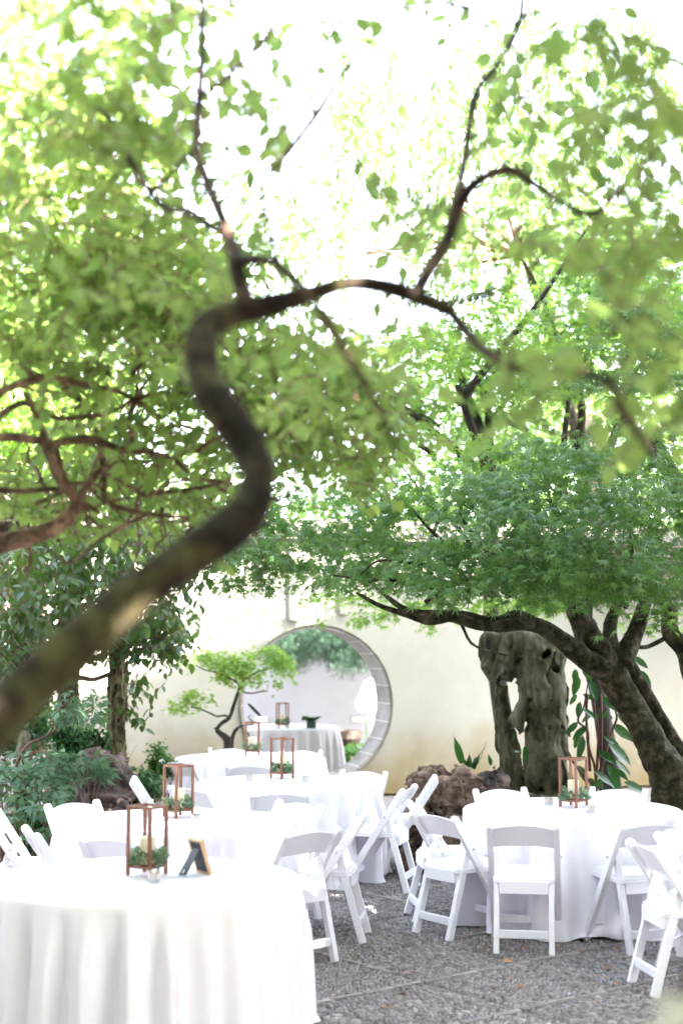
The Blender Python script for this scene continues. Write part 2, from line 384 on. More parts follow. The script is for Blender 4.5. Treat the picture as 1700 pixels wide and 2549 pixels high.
def sprays(centers, per=10, length=.3, leaf=.055, droop=.3, jit=.35, outdir=None):
    """twigs with alternate leaves; returns leaf pos,dir,normal,size and twig MB"""
    tb = MB(); P = []; Dv = []; Nn = []; S = []
    for ci, c in enumerate(centers):
        d = rvec(1, -.1)[0] if outdir is None else outdir[ci]+RS.normal(size=3)*.35
        d[2] *= .6; d /= np.linalg.norm(d); p = np.array(c)-d*length/2; pts = [p.copy()]
        up = np.array([0, 0, 1.]); L = length*RS.uniform(.7, 1.3); step = L/per
        for k in range(per):
            d = d+RS.normal(size=3)*.12-up*droop*.12; d /= np.linalg.norm(d); p = p+d*step; pts.append(p.copy())
            side = np.cross(d, up); side /= np.linalg.norm(side)+1e-9; sg = 1 if k % 2 else -1
            ld = d*.55+side*sg*.8+RS.normal(size=3)*jit-up*droop; P.append(p+side*sg*.008); Dv.append(ld)
            Nn.append(up+RS.normal(size=3)*.45); S.append(leaf*RS.uniform(.6, 1.25))
        q = [Vector(pts[i]) for i in range(0, len(pts), 3)]+[Vector(pts[-1])]
        tb.tube(q, [.0028*max(1, leaf/.06)]*len(q), 4, closed=False)
    return np.array(P), np.array(Dv), np.array(Nn), np.array(S), tb
def region(n, blobs):
    """random points in depth-pixel blobs (displayed px): (cx,cy,rx,ry,weight,Y0,Y1)"""
    w = np.array([b[4] for b in blobs], float); w /= w.sum(); out = []
    for b in RS.choice(len(blobs), n, p=w):
        cx, cy, rx, ry, _, y0, y1 = blobs[b]
        while True:
            a, c = RS.uniform(-1, 1, 2)
            if a*a+c*c < 1: break
        out.append(tuple(atd(cx+a*rx, cy+c*ry, RS.uniform(y0, y1))))
    return np.array(out)
def limb(parent, pts, m='plum_bark', noise=.18, n=12, name='branch', k=4, nscale=9, wob=0):
    """pts: (x,y displayed, Y, halfwidth displayed px)"""
    P = [atd(x, y, Y) for x, y, Y, w in pts]; R = [w*D*Y/F for x, y, Y, w in pts]
    P, R = smooth_path(P, R, k)
    if wob:
        A = np.array([tuple(p) for p in P]); P = [Vector(a+wob*np.array([vnoise(a[None], 5, o)[0] for o in (0, 9, 19)])) for a in A]
    mb = MB(); mb.tube(P, R, n, noise, nscale); return mb.build(name, m, parent, smooth=True), P
def wpath(parent, P, R, m, n=12, noise=.15, name='branch', k=5, nscale=8):
    P, R = smooth_path(P, R, k); mb = MB(); mb.tube(P, R, n, noise, nscale); return mb.build(name, m, parent, smooth=True)
def wander(start, d, L, steps, r0, curl=.35, up=0.0):
    p = Vector(start); d = Vector(d).normalized(); P = [p.copy()]; R = [r0]
    for i in range(steps):
        d = (d+Vector(RS.normal(size=3)*curl)+Vector((0, 0, up))).normalized(); p = p+d*L/steps; P.append(p.copy()); R.append(r0*(1-.8*(i+1)/steps))
    return P, R

# ------------------------------------------------------------------ ground and paving
g = MB(); g.add([(-300, -300, -.03), (300, -300, -.03), (300, 300, -.03), (-300, 300, -.03)], [(0, 1, 2, 3)])
tag(g.build('ground', 'ground'), kind='structure')
pv = thing('pebble_pavement', (0, 10, 0), None, None); tag(pv, kind='structure')
b_ = MB(); b_.box((0.2, 9.6, -.017), (10.4, 17.2, .018)); bed = b_.build('paving_bed', 'paver_bed', pv)
def chips():
    th = math.radians(38); c, s = math.cos(th), math.sin(th); cell = .78; P = []; A = []; Ls = []; Ws = []
    x0, x1, y0, y1 = -1.5, 2.75, 7.0, 12.9
    us = np.arange(-30, 30); 
    for i in us:
        for j in us:
            cu, cv = (i+.5)*cell, (j+.5)*cell; wx, wy = cu*c-cv*s, cu*s+cv*c
            if not (x0-.6 < wx < x1+.6 and y0-.6 < wy < y1+.6): continue
            h = cell/2-.03; base = (math.pi/2 if (i+j) % 2 else 0)+RS.normal()*.12
            pl, pw = .040, .0155; n1, n2 = int(2.9*h/pl), int(2.9*h/pw)
            U, V = np.meshgrid(np.arange(-n1, n1), np.arange(-n2, n2), indexing='ij'); U = U*pl+(V % 2)*pl*.5; V = V*pw
            U = (U+RS.normal(size=U.shape)*.007).ravel(); V = (V+RS.normal(size=V.shape)*.003).ravel()
            bend = .10*np.sin(U*7+RS.uniform(0, 6)); ang = np.arctan(.7*np.cos(U*7))*.5
            a, b2 = U*math.cos(base)-(V+bend*.25)*math.sin(base), U*math.sin(base)+(V+bend*.25)*math.cos(base)
            k = (abs(a) < h) & (abs(b2) < h) & (RS.rand(len(a)) > .05); a, b2, ang = a[k], b2[k], ang[k]
            P.append(np.stack([(cu+a)*c-(cv+b2)*s, (cu+a)*s+(cv+b2)*c], 1)); A.append(base+th+ang+RS.normal(size=len(a))*.30)
    P = np.concatenate(P); A = np.concatenate(A); k = (P[:, 0] > x0) & (P[:, 0] < x1) & (P[:, 1] > y0) & (P[:, 1] < y1); return P[k], A[k]
CP, CA = chips(); nC = len(CP)
cl = RS.uniform(.018, .042, nC); cw = RS.uniform(.006, .014, nC); ch = RS.uniform(.004, .012, nC)
tpl = np.array([(x, y, 0) for y in (-.5, .5) for x in (-.5, .5)]+[(x*.8, y*.7, 1) for y in (-.5, .5) for x in (-.5, .5)])
ct, st = np.cos(CA), np.sin(CA)
W = np.empty((nC, 8, 3)); X = tpl[:, 0]*cl[:, None]; Y_ = tpl[:, 1]*cw[:, None]
W[..., 0] = X*ct[:, None]-Y_*st[:, None]+CP[:, 0:1]; W[..., 1] = X*st[:, None]+Y_*ct[:, None]+CP[:, 1:2]
W[..., 2] = -.008+tpl[:, 2]*(ch[:, None]+.008)+(tpl[:, 2]*X*RS.normal(size=(nC, 1))*.12)
cf = np.array([(4, 5, 7, 6), (0, 1, 5, 4), (2, 6, 7, 3), (1, 3, 7, 5), (0, 4, 6, 2)])
order = np.argsort(-(cl/(CP[:, 1]**2))*((abs(CP[:, 0]) < .24*CP[:, 1]) & (CP[:, 1] > 7.35) & (CP[:, 0] > -.15)))[:300]; keep = np.ones(nC, bool); keep[order] = False
idx = np.nonzero(keep)[0]; FF = (cf[None]+(np.arange(len(idx))*8)[:, None, None]).reshape(-1, 4)
o = mesh_np('pebbles', W[idx].reshape(-1, 3), FF, 'chip', pv, (0, 10, 0), False, np.repeat(RS.rand(len(idx)), 8)); o['kind'] = 'stuff'
def chip_tone():
    m = MATS['chip']; t = m.node_tree; b = t.nodes['Principled BSDF']; a = N(t, 'ShaderNodeAttribute', attribute_name='tone')
    src = b.inputs['Base Color'].links[0].from_socket; hs = N(t, 'ShaderNodeHueSaturation'); mr = N(t, 'ShaderNodeMapRange')
    mr.inputs[3].default_value = .62; mr.inputs[4].default_value = 1.35
    t.links.new(a.outputs['Fac'], mr.inputs[0]); t.links.new(mr.outputs[0], hs.inputs['Value']); t.links.new(src, hs.inputs['Color']); t.links.new(hs.outputs[0], b.inputs['Base Color'])
chip_tone()
for q in range(12):
    me = bpy.data.meshes.new('pebble'); i = order[q]; v = tpl.copy()
    me.from_pydata([(x*cl[i], y*cw[i], -.008+z*(ch[i]+.008)) for x, y, z in v], [], cf.tolist()); me.materials.append(MATS['chip'])
    a = me.attributes.new('tone', 'FLOAT', 'POINT'); a.data.foreach_set('value', [RS.rand()]*8)
    for i in order[q::12]:
        o = bpy.data.objects.new('pebble', me); col.objects.link(o); o.parent = pv; o.location = (CP[i, 0], CP[i, 1]-10, 0); o.rotation_euler = (0, 0, CA[i])
# strips of edge-set tile along the lattice
stripmesh = MB().box((0, 0, 0), (.20, .014, .02)).build('tile_strip', 'tile_strip', pv, local=True); first = True
th = math.radians(38); c_, s_ = math.cos(th), math.sin(th)
for fam in (0, 1):
    for i in range(-25, 26):
        for t_ in np.arange(-14, 18, .215):
            for sg in (-.011, .011):
                u, v = (i*.78+sg, t_) if fam == 0 else (t_, i*.78+sg)
                x, y = u*c_-v*s_, u*s_+v*c_
                if not (-.9 < x < 2.5 and 7.3 < y < 12.5): continue
                if RS.rand() < .08 or vnoise(np.array([[x*.9, y*.9, fam*5.0]]))[0] > .12: continue
                o = stripmesh if first else stripmesh.copy()
                if not first: col.objects.link(o)
                first = False; o.location = (x, y-10, .0015+RS.uniform(-.002, .002)); o.rotation_euler = (0, 0, th+(math.pi/2 if fam == 0 else 0)+RS.normal()*.02)

# ------------------------------------------------------------------ moon gate wall
AL = math.radians(17); GX, GY, GZ, GR = -.31, 18.3, 1.15, 1.0; TH = .5
wu = Vector((math.cos(AL), math.sin(AL), 0)); wn = Vector((-math.sin(AL), math.cos(AL), 0)); G0 = Vector((GX, GY, 0))
def wp(u, d, z): return G0+wu*u+wn*d+Vector((0, 0, z))
def at_wall(px, py):      # point on the wall's front face
    a = at(px, py, 1)-Vector((0, 0, CAMH)); o = Vector((0, 0, CAMH)); t = (G0-o).dot(wn)/a.dot(wn); p = o+a*t; return (p-G0).dot(wu), p.z
wall = thing('garden_wall', (GX, GY, 0), 'cream plaster garden wall pierced by the round moon gate', 'wall')
WL, WR, WH = -3.9, 7.5, 3.2
mb = MB(); Nn_ = 96; ci = []; ro = []
for k in range(Nn_):
    a = 2*math.pi*k/Nn_; c, s = math.cos(a), math.sin(a); ci.append((GR*c, GZ+GR*s))
    t = min([(x/c if abs(c) > 1e-6 and x/c > 0 else 1e9) for x in (-1.5, 1.5)]+[((z-GZ)/s if abs(s) > 1e-6 and (z-GZ)/s > 0 else 1e9) for z in (0, WH)])
    ro.append((t*c, GZ+t*s))
for d, fl in ((0, 1), (TH, 0)):
    vs = [wp(u, d, z) for u, z in ci]+[wp(u, d, z) for u, z in ro]
    fs = [(k, (k+1) % Nn_, Nn_+(k+1) % Nn_, Nn_+k) for k in range(Nn_)]
    mb.add(vs, fs if fl else [f[::-1] for f in fs])
mb.add([wp(u, d, z) for d in (0, TH) for u, z in ci], [(k, Nn_+k, Nn_+(k+1) % Nn_, (k+1) % Nn_) for k in range(Nn_)])
for a, b in ((WL, -1.5), (1.5, WR)):
    mb.box(wp((a+b)/2, TH/2, WH/2), (b-a, TH, WH), AL)
# corner fillers between the polygonal ring and the rectangle
cs = [(-1.5, 0), (1.5, 0), (1.5, WH), (-1.5, WH)]
for cu, cz in cs:
    near = sorted(range(Nn_), key=lambda k: (ro[k][0]-cu)**2+(ro[k][1]-cz)**2)[:2]
    for d in (0, TH): mb.add([wp(*(ro[near[0]][0], d, ro[near[0]][1])), wp(ro[near[1]][0], d, ro[near[1]][1]), wp(cu, d, cz)], [(0, 1, 2)])
mb.build('plaster', 'plaster', wall)
NS = 26
for k in range(NS):          # jamb stones
    a0, a1 = 2*math.pi*(k+.022)/NS, 2*math.pi*(k+.978)/NS; mb = MB(); vs = []
    for r in (GR-.034, GR-.004):
        for d in (-.012+rnd.uniform(-.002, .002), TH+.01):
            for q in range(4):
                a = a0+(a1-a0)*q/3; vs.append(wp(r*math.cos(a), d, GZ+r*math.sin(a)))
    fs = []
    for q in range(3): fs += [(q, q+1, 4+q+1, 4+q), (8+q, 12+q, 13+q, 9+q), (q, 8+q, 9+q, q+1), (4+q, 5+q, 13+q, 12+q)]
    fs += [(0, 4, 12, 8), (3, 11, 15, 7)]; mb.add(vs, fs); mb.build('stone', 'jamb_stone', wall)
mb = MB(); 
for r0, r1, d0, d1 in ((GR-.004, GR-.001, 0, TH),): pass
vs = []; fs = []; RING = [(GR-.003, -.002), (GR-.003, -.026), (GR+.008, -.032), (GR+.020, -.024), (GR+.024, -.002)]
for k in range(Nn_):
    a = 2*math.pi*k/Nn_
    for r, d in RING: vs.append(wp(r*math.cos(a), d, GZ+r*math.sin(a)))
for k in range(Nn_):
    for j in range(4): fs.append((k*5+j, k*5+j+1, ((k+1) % Nn_)*5+j+1, ((k+1) % Nn_)*5+j))
mb.add(vs, fs).build('moulding', 'moulding', wall, smooth=True)
for k in range(NS):         # pale mortar in the joints
    a = 2*math.pi*k/NS; ca, sa = math.cos(a), math.sin(a); M = Matrix((wu*ca+Vector((0, 0, sa)), wn, -wu*sa+Vector((0, 0, ca)))).transposed()
    MB().box(wp((GR-.0175)*ca, TH/2, GZ+(GR-.0175)*sa), (.031, TH+.006, .012), M=M).build('mortar_joint', 'mortar', wall)
# pilasters on the upper wall
u, z = at_wall(730, 1545); MB().box(wp(u, -.035, (z+WH)/2), (.13, .07, WH-z), AL).build('pilaster', 'plaster', wall, bevel=.004)
u, z = at_wall(852, 1530); MB().box(wp(u, -.03, (z+WH)/2), (.09, .06, WH-z), AL).build('pilaster', 'plaster', wall, bevel=.004)
# coping: base slab, half-round tiles
MB().box(wp((WL+WR)/2, TH/2, WH+.03), (WR-WL, TH+.12, .06), AL).build('coping', 'roof_tile', wall)
t0 = MB(); 
vs = []; 
for sgn in (-1, 1):
    for i in range(2):
        for q in range(6):
            a = math.pi*q/5; dd = .36 if i else .0; zz = WH+.10+(0 if i else .17); vs.append((math.cos(a)*.05, sgn*dd, zz+math.sin(a)*.045-WH))
t0.add(vs, [(q, q+1, 6+q+1, 6+q) for q in range(5)]+[(12+q, 18+q, 19+q, 13+q) for q in range(5)]+[tuple(range(6, 12)), tuple(range(18, 24))])
tl = t0.build('roof_tile', 'roof_tile', wall, local=True); k = 0
for u in np.arange(WL+.06, WR, .12):
    o = tl if k == 0 else tl.copy()
    if k: col.objects.link(o)
    k += 1; p = wp(u, TH/2, WH)-wall.location; o.location = p; o.rotation_euler = (0, 0, AL)
MB().box(wp((WL+WR)/2, TH/2, WH+.3), (WR-WL, .12, .09), AL).build('ridge', 'roof_tile', wall)
vs = [wp(u, d, z) for u in (WL, WR) for d, z in ((-.12, WH+.06), (TH/2, WH+.26), (TH+.12, WH+.06))]
MB().add(vs, [(0, 1, 4, 3), (1, 2, 5, 4)]).build('tile_bed', 'roof_tile', wall)

# courtyard beyond the gate
bw = thing('courtyard_wall', (0, 24.2, 0), 'pale lilac wall at the back of the courtyard beyond the moon gate', 'wall')
MB().box((0, 24.2, 1.7), (14, .25, 3.4)).build('plaster', 'court_plaster', bw)
er = MB(); er.box((0, 23.1, 3.42), (14, 2.5, .1)); er.build('added_shade_eave', 'timber', bw)  # eave added out of sight to keep sun off the back wall
for x, d in ((at(650, 1792, 24)[0], 'left'), (at(892, 1790, 24)[0], 'right')):
    z = at(0, 1791, 24.05).z
    t_ = thing('wall_light', (x, 24.07, z), 'small lit step light in the courtyard wall, '+('behind the lantern table' if d == 'left' else 'next to the person in the white blouse'), 'light', 'step lights in the courtyard wall')
    MB().box((x, 24.055, z), (.24, .04, .10)).build('housing', 'metal', t_, bevel=.008)
    MB().box((x, 24.032, z+.005), (.15, .012, .045)).build('lamp', 'lamp_glow', t_, bevel=.004)

MB().box((0, 19.55, 3.02), (12, 1.2, .1)).build('added_shade_roof', 'timber', bw)  # roof added behind the gate wall to shade the courtyard
for x in (-3.4, 3.6): MB().box((x, 20.5, 1.5), (.14, .14, 3.0)).build('post', 'timber', bw)
# building added out of frame, its sloped top throws the slanting shadow on the wall
def back_project(px, py, y):
    u, z = at_wall(px, py); p = wp(u, 0, z); s = (y-p.y)/SUN.y; return p+SUN*s
nb = thing('added_shadow_building', (10, 12, 0), 'added unseen building right of the garden that casts the slanting wall shadow', 'building')
yB = 10.5
pa, pb = back_project(325, 1685, yB), back_project(740, 1545, yB)
sl = (pb.z-pa.z)/(pb.x-pa.x); xl = pa.x-1.6; xr = pb.x+13
vs = []
for y in (yB, yB-3):
    vs += [(xl, y, 0), (xr, y, 0), (xr, y, pa.z+sl*(xr-pa.x)), (xl, y, pa.z+sl*(xl-pa.x))]
MB().add(vs, [(0, 1, 2, 3), (4, 7, 6, 5), (0, 4, 5, 1), (3, 2, 6, 7), (0, 3, 7, 4), (1, 5, 6, 2)]).build('wall', 'bounce_white', nb)
print('building', xl, xr, pa, pb)

# ------------------------------------------------------------------ dark timber pavilion at left
pvn = thing('timber_pavilion', (-4.4, 17.2, 0), 'dark brown timber pavilion with lattice panels behind the left trees', 'pavilion')
MB().box((-5.2, 17.9, 1.9), (3.4, .12, 3.8)).build('back_panel', 'timber', pvn)
MB().box((-5.2, 17.2, .3), (3.3, .7, .6)).build('plinth', 'jamb_stone', pvn)
MB().box((-5.2, 17.05, .95), (3.3, .12, .1)).build('rail', 'timber', pvn)
MB().box((-5.2, 17.05, 2.9), (3.3, .14, .22)).build('beam', 'timber', pvn)
MB().box((-5.2, 17.2, 3.7), (3.9, 1.9, .14)).build('roof', 'roof_tile', pvn)
for x in (-3.62, -4.6, -5.6): MB().box((x, 17.05, 1.8), (.15, .15, 3.5)).build('post', 'timber', pvn, bevel=.01)
for x in np.arange(-5.5, -3.7, .13):
    if abs(x+4.6) > .09: MB().box((x, 17.05, 2.2), (.03, .03, 1.2)).build('lattice_bar', 'timber', pvn)
for z in np.arange(1.7, 2.8, .17): MB().box((-4.6, 17.03, z), (1.9, .025, .025)).build('lattice_bar', 'timber', pvn)

# ------------------------------------------------------------------ rocks
def rock(loc, r, label, m='brown_rock', name='rock', group=None, seed=0, h=None, rough=.35, cat='rock'):
    r = np.array(r, float); c = np.array(loc, float)
    def f(P):
        q = P+r*.25*np.stack([fbm(P, 1.6/r.mean(), 2, seed+o) for o in (1, 5, 9)], -1)
        d = sd_ell(q, c+[0, 0, r[2]*.55], r); n = fbm(P, 2.2/r.mean(), 4, seed); st_ = np.abs(fbm(P*np.array([1, 1, 1.6]), 3.2/r.mean(), 3, seed+9)); vo = np.round(fbm(P, 2.6/r.mean(), 1, seed+15)*3)/3
        return d-rough*r.mean()*(.8*n+.35*vo)+.30*r.mean()*np.maximum(0, .12-np.abs(fbm(P, 1.7/r.mean(), 2, seed+30)))*4-.22*r.mean()*st_
    h = h or r.max()/20; V, Q = nets(f, c-r*1.7, c+r*1.7+[0, 0, r[2]*.6], h)
    V[:, 2] = np.maximum(V[:, 2], -.02+c[2]*0)
    o = mesh_np(name, V, Q, m, None, loc, True); o.location = loc; return tag(o, label, cat, group)
RG = 'rocks piled along the foot of the wall'
def rk(px, py, Y, r, label, m='brown_rock', seed=0, cz=None, rough=.35):
    p = at(px, py, Y); rock((p.x, Y, cz if cz is not None else max(0, p.z-r[2]*1.1)), r, label, m, seed=seed, group=RG, rough=rough)
rk(1075, 1925, 12.9, (.22, .2, .26), 'brown craggy rock at the left end of the pile below the wall', seed=1, cz=.42)
rk(1035, 1975, 12.6, (.17, .18, .25), 'low brown rock behind the folding chairs, left foot of the pile', seed=2, cz=.12)
rk(1145, 1940, 12.7, (.24, .2, .28), 'large brown pitted rock in the middle of the pile', seed=3, cz=.38)
rk(1215, 1950, 12.8, (.2, .2, .25), 'dark brown rock right of the pitted rock, beside the tall stone', 'dark_rock', seed=4, cz=.40)
rk(1120, 2050, 12.2, (.26, .2, .30), 'rugged lower rock with a hollow, behind the white chairs', seed=5, cz=-.05)
rk(1180, 2060, 12.3, (.25, .2, .28), 'shaded lower rock just left of the right round table', 'dark_rock', seed=6, cz=-.05)
rk(1110, 1990, 12.75, (.34, .25, .32), 'broad brown base rock in the middle of the pile', seed=17, cz=-.05)
rk(1215, 2010, 12.85, (.34, .25, .30), 'dark base rock under the right end of the pile', 'dark_rock', seed=18, cz=-.05)
rk(1050, 2080, 12.4, (.2, .2, .2), 'small flat rock at ground level below the left rock', seed=7, cz=-.05)
rk(1300, 2000, 12.9, (.3, .22, .22), 'mossy base stone under the tall scholar rock', 'taihu', seed=8, cz=.22)
rk(1375, 1990, 12.9, (.28, .22, .25), 'mossy cracked base stone right of the tall rock foot', 'taihu', seed=9, cz=.15)
rk(1240, 2010, 12.6, (.22, .2, .22), 'brown stone between the pile and the scholar rock', seed=10, cz=.22)
rk(262, 1905, 12.9, (.28, .25, .38), 'dark purplish boulder at the foot of the furrowed trunk', 'dark_rock', seed=11, cz=.37, rough=.3)
rk(305, 1975, 12.7, (.27, .25, .30), 'lower dark boulder right of the peony leaves', 'dark_rock', seed=12, cz=.05, rough=.28)
rk(215, 1990, 13.3, (.3, .25, .25), 'shaded boulder half hidden behind the peony leaves', 'dark_rock', seed=13, cz=0)
rk(110, 2020, 12.6, (.3, .25, .3), 'brown rock low down behind the left peony', seed=14, cz=-.05)
# weathered standing stone at left
p0 = at(62, 1905, 12.4)
def fpost(P):
    d = sd_caps(P*np.array([1, 1, 1]), (p0.x-.01, 12.4, -.1), (p0.x, 12.4, at(0, 1835, 12.4).z), .085, .062)
    return d-.03*fbm(P*np.array([1, 1, .35]), 22, 3)
V, Q = nets(fpost, (p0.x-.18, 12.2, -.05), (p0.x+.18, 12.6, 1.35), .014)
o = mesh_np('standing_stone', V, Q, 'taihu', None, (p0.x, 12.4, 0)); o.location = (p0.x, 12.4, 0); tag(o, 'weathered upright grey stone post among the peony leaves', 'stone')

# scholar rock (Taihu stone)
YS = 13.3
def s8(x, y, dy=0): p = at(1150+x*.2998, 1560+y*.2998, YS+dy); return (p.x, p.y, p.z)
K = .2998*YS/F
caps = [((230, 120), (200, 330), 75, 62, -.02), ((205, 330), (235, 440), 60, 35, -.05), ((260, 110), (430, 110), 80, 100, 0), ((430, 110), (640, 150), 100, 120, .02),
        ((360, 180), (400, 320), 110, 70, 0), ((640, 160), (780, 260), 120, 110, .03), ((650, 260), (690, 560), 190, 190, .02), ((700, 520), (740, 820), 160, 135, .02),
        ((560, 400), (520, 560), 90, 60, 0), ((540, 540), (540, 680), 70, 60, 0), ((520, 660), (445, 760), 55, 55, -.03), ((450, 770), (480, 870), 50, 20, -.03),
        ((640, 700), (640, 1000), 110, 90, .02), ((740, 820), (730, 1150), 120, 120, .02), ((590, 900), (560, 1330), 40, 38, -.03),
        ((700, 1100), (740, 1400), 170, 190, .03), ((320, 440), (330, 700), 62, 68, .12), ((330, 700), (390, 1000), 72, 80, .12), ((390, 1000), (430, 1450), 85, 100, .12),
        ((350, 400), (420, 420), 60, 50, .08)]
holes = [((445, 440), 26), ((450, 600), 30), ((455, 560), 22), ((660, 240), 38), ((690, 220), 30), ((755, 350), 26), ((550, 600), 28), ((545, 695), 26), ((480, 640), 0), ((505, 800), 36), ((520, 870), 40), ((740, 1000), 16), ((710, 840), 18), ((800, 830), 18), ((500, 950), 50), ((480, 280), 22), ((490, 220), 16), ((640, 1340), 30), ((350, 470), 30), ((710, 600), 14), ((600, 510), 12)]
def fS(P):
    w = P+.018*np.stack([fbm(P, 7, 2, o) for o in (2, 12, 22)], -1); d = None
    for a, b, ra, rb, dy in caps:
        e = sd_caps(w*np.array([1, .9, 1]), np.array(s8(*a, dy))*[1, .9, 1], np.array(s8(*b, dy))*[1, .9, 1], ra*K, rb*K); d = e if d is None else smin(d, e, .035)
    for (x, y), r in holes:
        if r: p = s8(x, y); e = sd_caps(w, (p[0], p[1]-.6, p[2]), (p[0], p[1]-.07 if r < 45 and x > 500 else p[1]+.5, p[2]), r*K, r*K*.7); d = -smin(-d, e, .02)
    fl = fbm(P*np.array([1, 1, .45]), 9, 4, 3)
    return d-.036*fl-.016*np.abs(fbm(P*np.array([1, 1, .55]), 16, 3, 60))+.036*np.maximum(0, .16-np.abs(fbm(P*np.array([1, 1, .5]), 6, 2, 40)))*5
lo = s8(80, 1500); hi = s8(960, 20)
V, Q = nets(fS, (lo[0], YS-.42, 0), (hi[0], YS+.5, hi[2]), .0115)
c0 = s8(600, 1400); o = mesh_np('scholar_rock', V, Q, 'taihu', None, (c0[0], YS, 0)); o.location = (c0[0], YS, 0)
tag(o, 'tall mossy perforated scholar rock standing against the cream wall', 'scholar rock')

# ------------------------------------------------------------------ chairs
def make_chair():
    root = thing('folding_chair', (0, 0, 0), 'white folding chair', 'chair', 'white folding chairs round the tables')
    TOP = (-.25, .775); FR = (.235, 0)
    def st(z): return TOP[0]+(FR[0]-TOP[0])*(TOP[1]-z)/TOP[1]
    for s in (-1, 1):
        mb = MB(); x = s*.202; n = 6; d = Vector((0, FR[0]-TOP[0], FR[1]-TOP[1])).normalized(); nrm = Vector((0, -d.z, d.y))
        # stile with rounded head
        w, hh = .036, .052; c = Vector((x, TOP[0], TOP[1]-.025)); prof = []
        for q in range(9):
            a = math.pi*q/8; prof.append(c+nrm*(math.cos(a)*hh/2)-d*(math.sin(a)*hh/2))
        e = Vector((x, FR[0], 0)); k = 1/ -d.z
        prof += [Vector((x, e.y-.030, 0)), Vector((x, e.y+.030, 0))]
        vs = [p+Vector((-w/2, 0, 0)) for p in prof]+[p+Vector((w/2, 0, 0)) for p in prof]; L = len(prof)
        mb.add(vs, [tuple(range(L)), tuple(range(L, 2*L))[::-1]]+[(i, L+i, L+(i+1) % L, (i+1) % L) for i in range(L)])
        mb.build('leg', 'chair_white', root, bevel=.004, local=True, seg=2)
        mb = MB(); x2 = s*.165; mb.beam((x2, st(.57)+.012, .585), (x2, -.275, 0), .034, .045, up=(0, 1, 0))
        mb.build('leg', 'chair_white', root, bevel=.004, local=True, seg=2)
        MB().lathe([(.008, 0), (.008, .012)], (0, 0, 0), 8).build('bolt', 'metal', root, local=True).matrix_local = Matrix.Translation((s*.222, st(.56), .56)) @ Matrix.Rotation(s*math.pi/2, 4, 'Y')
    # arched backrest, bowed backwards
    mb = MB(); n = 12; vs = []
    for i in range(n+1):
        t = i/n*2-1; x = t*.185; bow = -.028*(1-t*t); zt = .735+.028*(1-t*t); zb = .615+.016*(1-t*t)
        for z, o_ in ((zb, 0), (zt, 0), (zt, .016), (zb, .016)):
            vs.append((x, st(z)+bow+o_-.008, z))
    fs = [(i*4+j, i*4+(j+1) % 4, (i+1)*4+(j+1) % 4, (i+1)*4+j) for i in range(n) for j in range(4)]+[(0, 3, 2, 1), (n*4, n*4+1, n*4+2, n*4+3)]
    mb.add(vs, fs).build('backrest', 'chair_white', root, bevel=.003, local=True, smooth=False)
    mb = MB(); vs = []; sh = [(-.16, -.205), (.16, -.205), (.19, -.17), (.19, .17), (.16, .215), (-.16, .215), (-.19, .17), (-.19, -.17)]
    mb.add([(x*.98, y, .405) for x, y in sh]+[(x*.98, y, .438) for x, y in sh], [tuple(range(8))[::-1], tuple(range(8, 16))]+[(i, (i+1) % 8, 8+(i+1) % 8, 8+i) for i in range(8)])
    seat = mb.build('seat', 'chair_white', root, bevel=.004, local=True)
    mb = MB(); mb.add([(x*.9, y*.92, .438) for x, y in sh]+[(x*.9, y*.92, .452) for x, y in sh]+[(x*.78, y*.8, .464) for x, y in sh], [tuple(range(16, 24))]+[(i+8*r, (i+1) % 8+8*r, 8*(r+1)+(i+1) % 8, 8*(r+1)+i) for i in range(8) for r in (0, 1)])
    mb.build('seat_pad', 'pad_white', seat, smooth=True, local=True)
    MB().box((0, -.205, .385), (.294, .022, .078)).build('seat_rail', 'chair_white', root, bevel=.003, local=True)
    MB().beam((-.147, -.2505, .115), (.147, -.2505, .115), .024, .048).build('stretcher', 'chair_white', root, bevel=.003, local=True)
    y = st(.13); MB().beam((-.183, y, .13), (.183, y, .13), .022, .045).build('stretcher', 'chair_white', root, bevel=.003, local=True)
    return root
CH = make_chair(); chair_n = 0
T = {1: (-.97, 7.16), 2: (-1.09, 9.45), 3: (-.46, 12.06), 4: (-.93, 14.67), 5: (-.80, 20.2), 6: (1.62, 10.17)}
def chair(bx, by, face, label):
    """bx,by = plan position of the middle of the back's top; face = direction or table number"""
    global chair_n
    if isinstance(face, int): f = Vector((T[face][0]-bx, T[face][1]-by))
    else: f = Vector(face)
    f.normalize(); c = CH if chair_n == 0 else copy_tree(CH); chair_n += 1
    c.location = (bx+f.x*.25, by+f.y*.25, .004); c.rotation_euler[2] = math.atan2(-f.x, f.y); c['label'] = label; c.scale = (1.03, 1.03, 1.03)
    return c
TOPZ = .775
def bp(px, py, dz=TOPZ): p = floor_at(px, py, dz); return p.x, p.y
chair(1.13, 9.02, (.16, .98), 'white folding chair, back to the viewer, centred before the right table')
chair(.62, 9.55, (.80, .58), 'white folding chair turned sideways left of the right table, nearer of the overlapping pair')
chair(.52, 10.18, (.99, .12), 'white folding chair half hidden behind the sideways chair left of the right table')
chair(.52, 11.35, (-.97, .28), 'white folding chair whose long stile crosses the right side of the middle tablecloth')
chair(.78, 12.15, (-.99, .05), 'sunlit white folding chair furthest back on the right of the middle table')
chair(*bp(905, 1925), (-.42, -.9), 'white folding chair behind the right edge of the middle table facing the viewer')
chair(*bp(744, 2005), 2, 'white folding chair behind the right edge of the second table')
chair(*bp(772, 2076), (-.66, .75), 'white folding chair whose back arch rises just right of the nearest tablecloth')
chair(*bp(897, 2036), (-.99, .12), 'white folding chair seen edge on at the right side of the second table')
chair(*bp(183, 2005), 2, 'white folding chair left behind the second table, before the peony leaves')
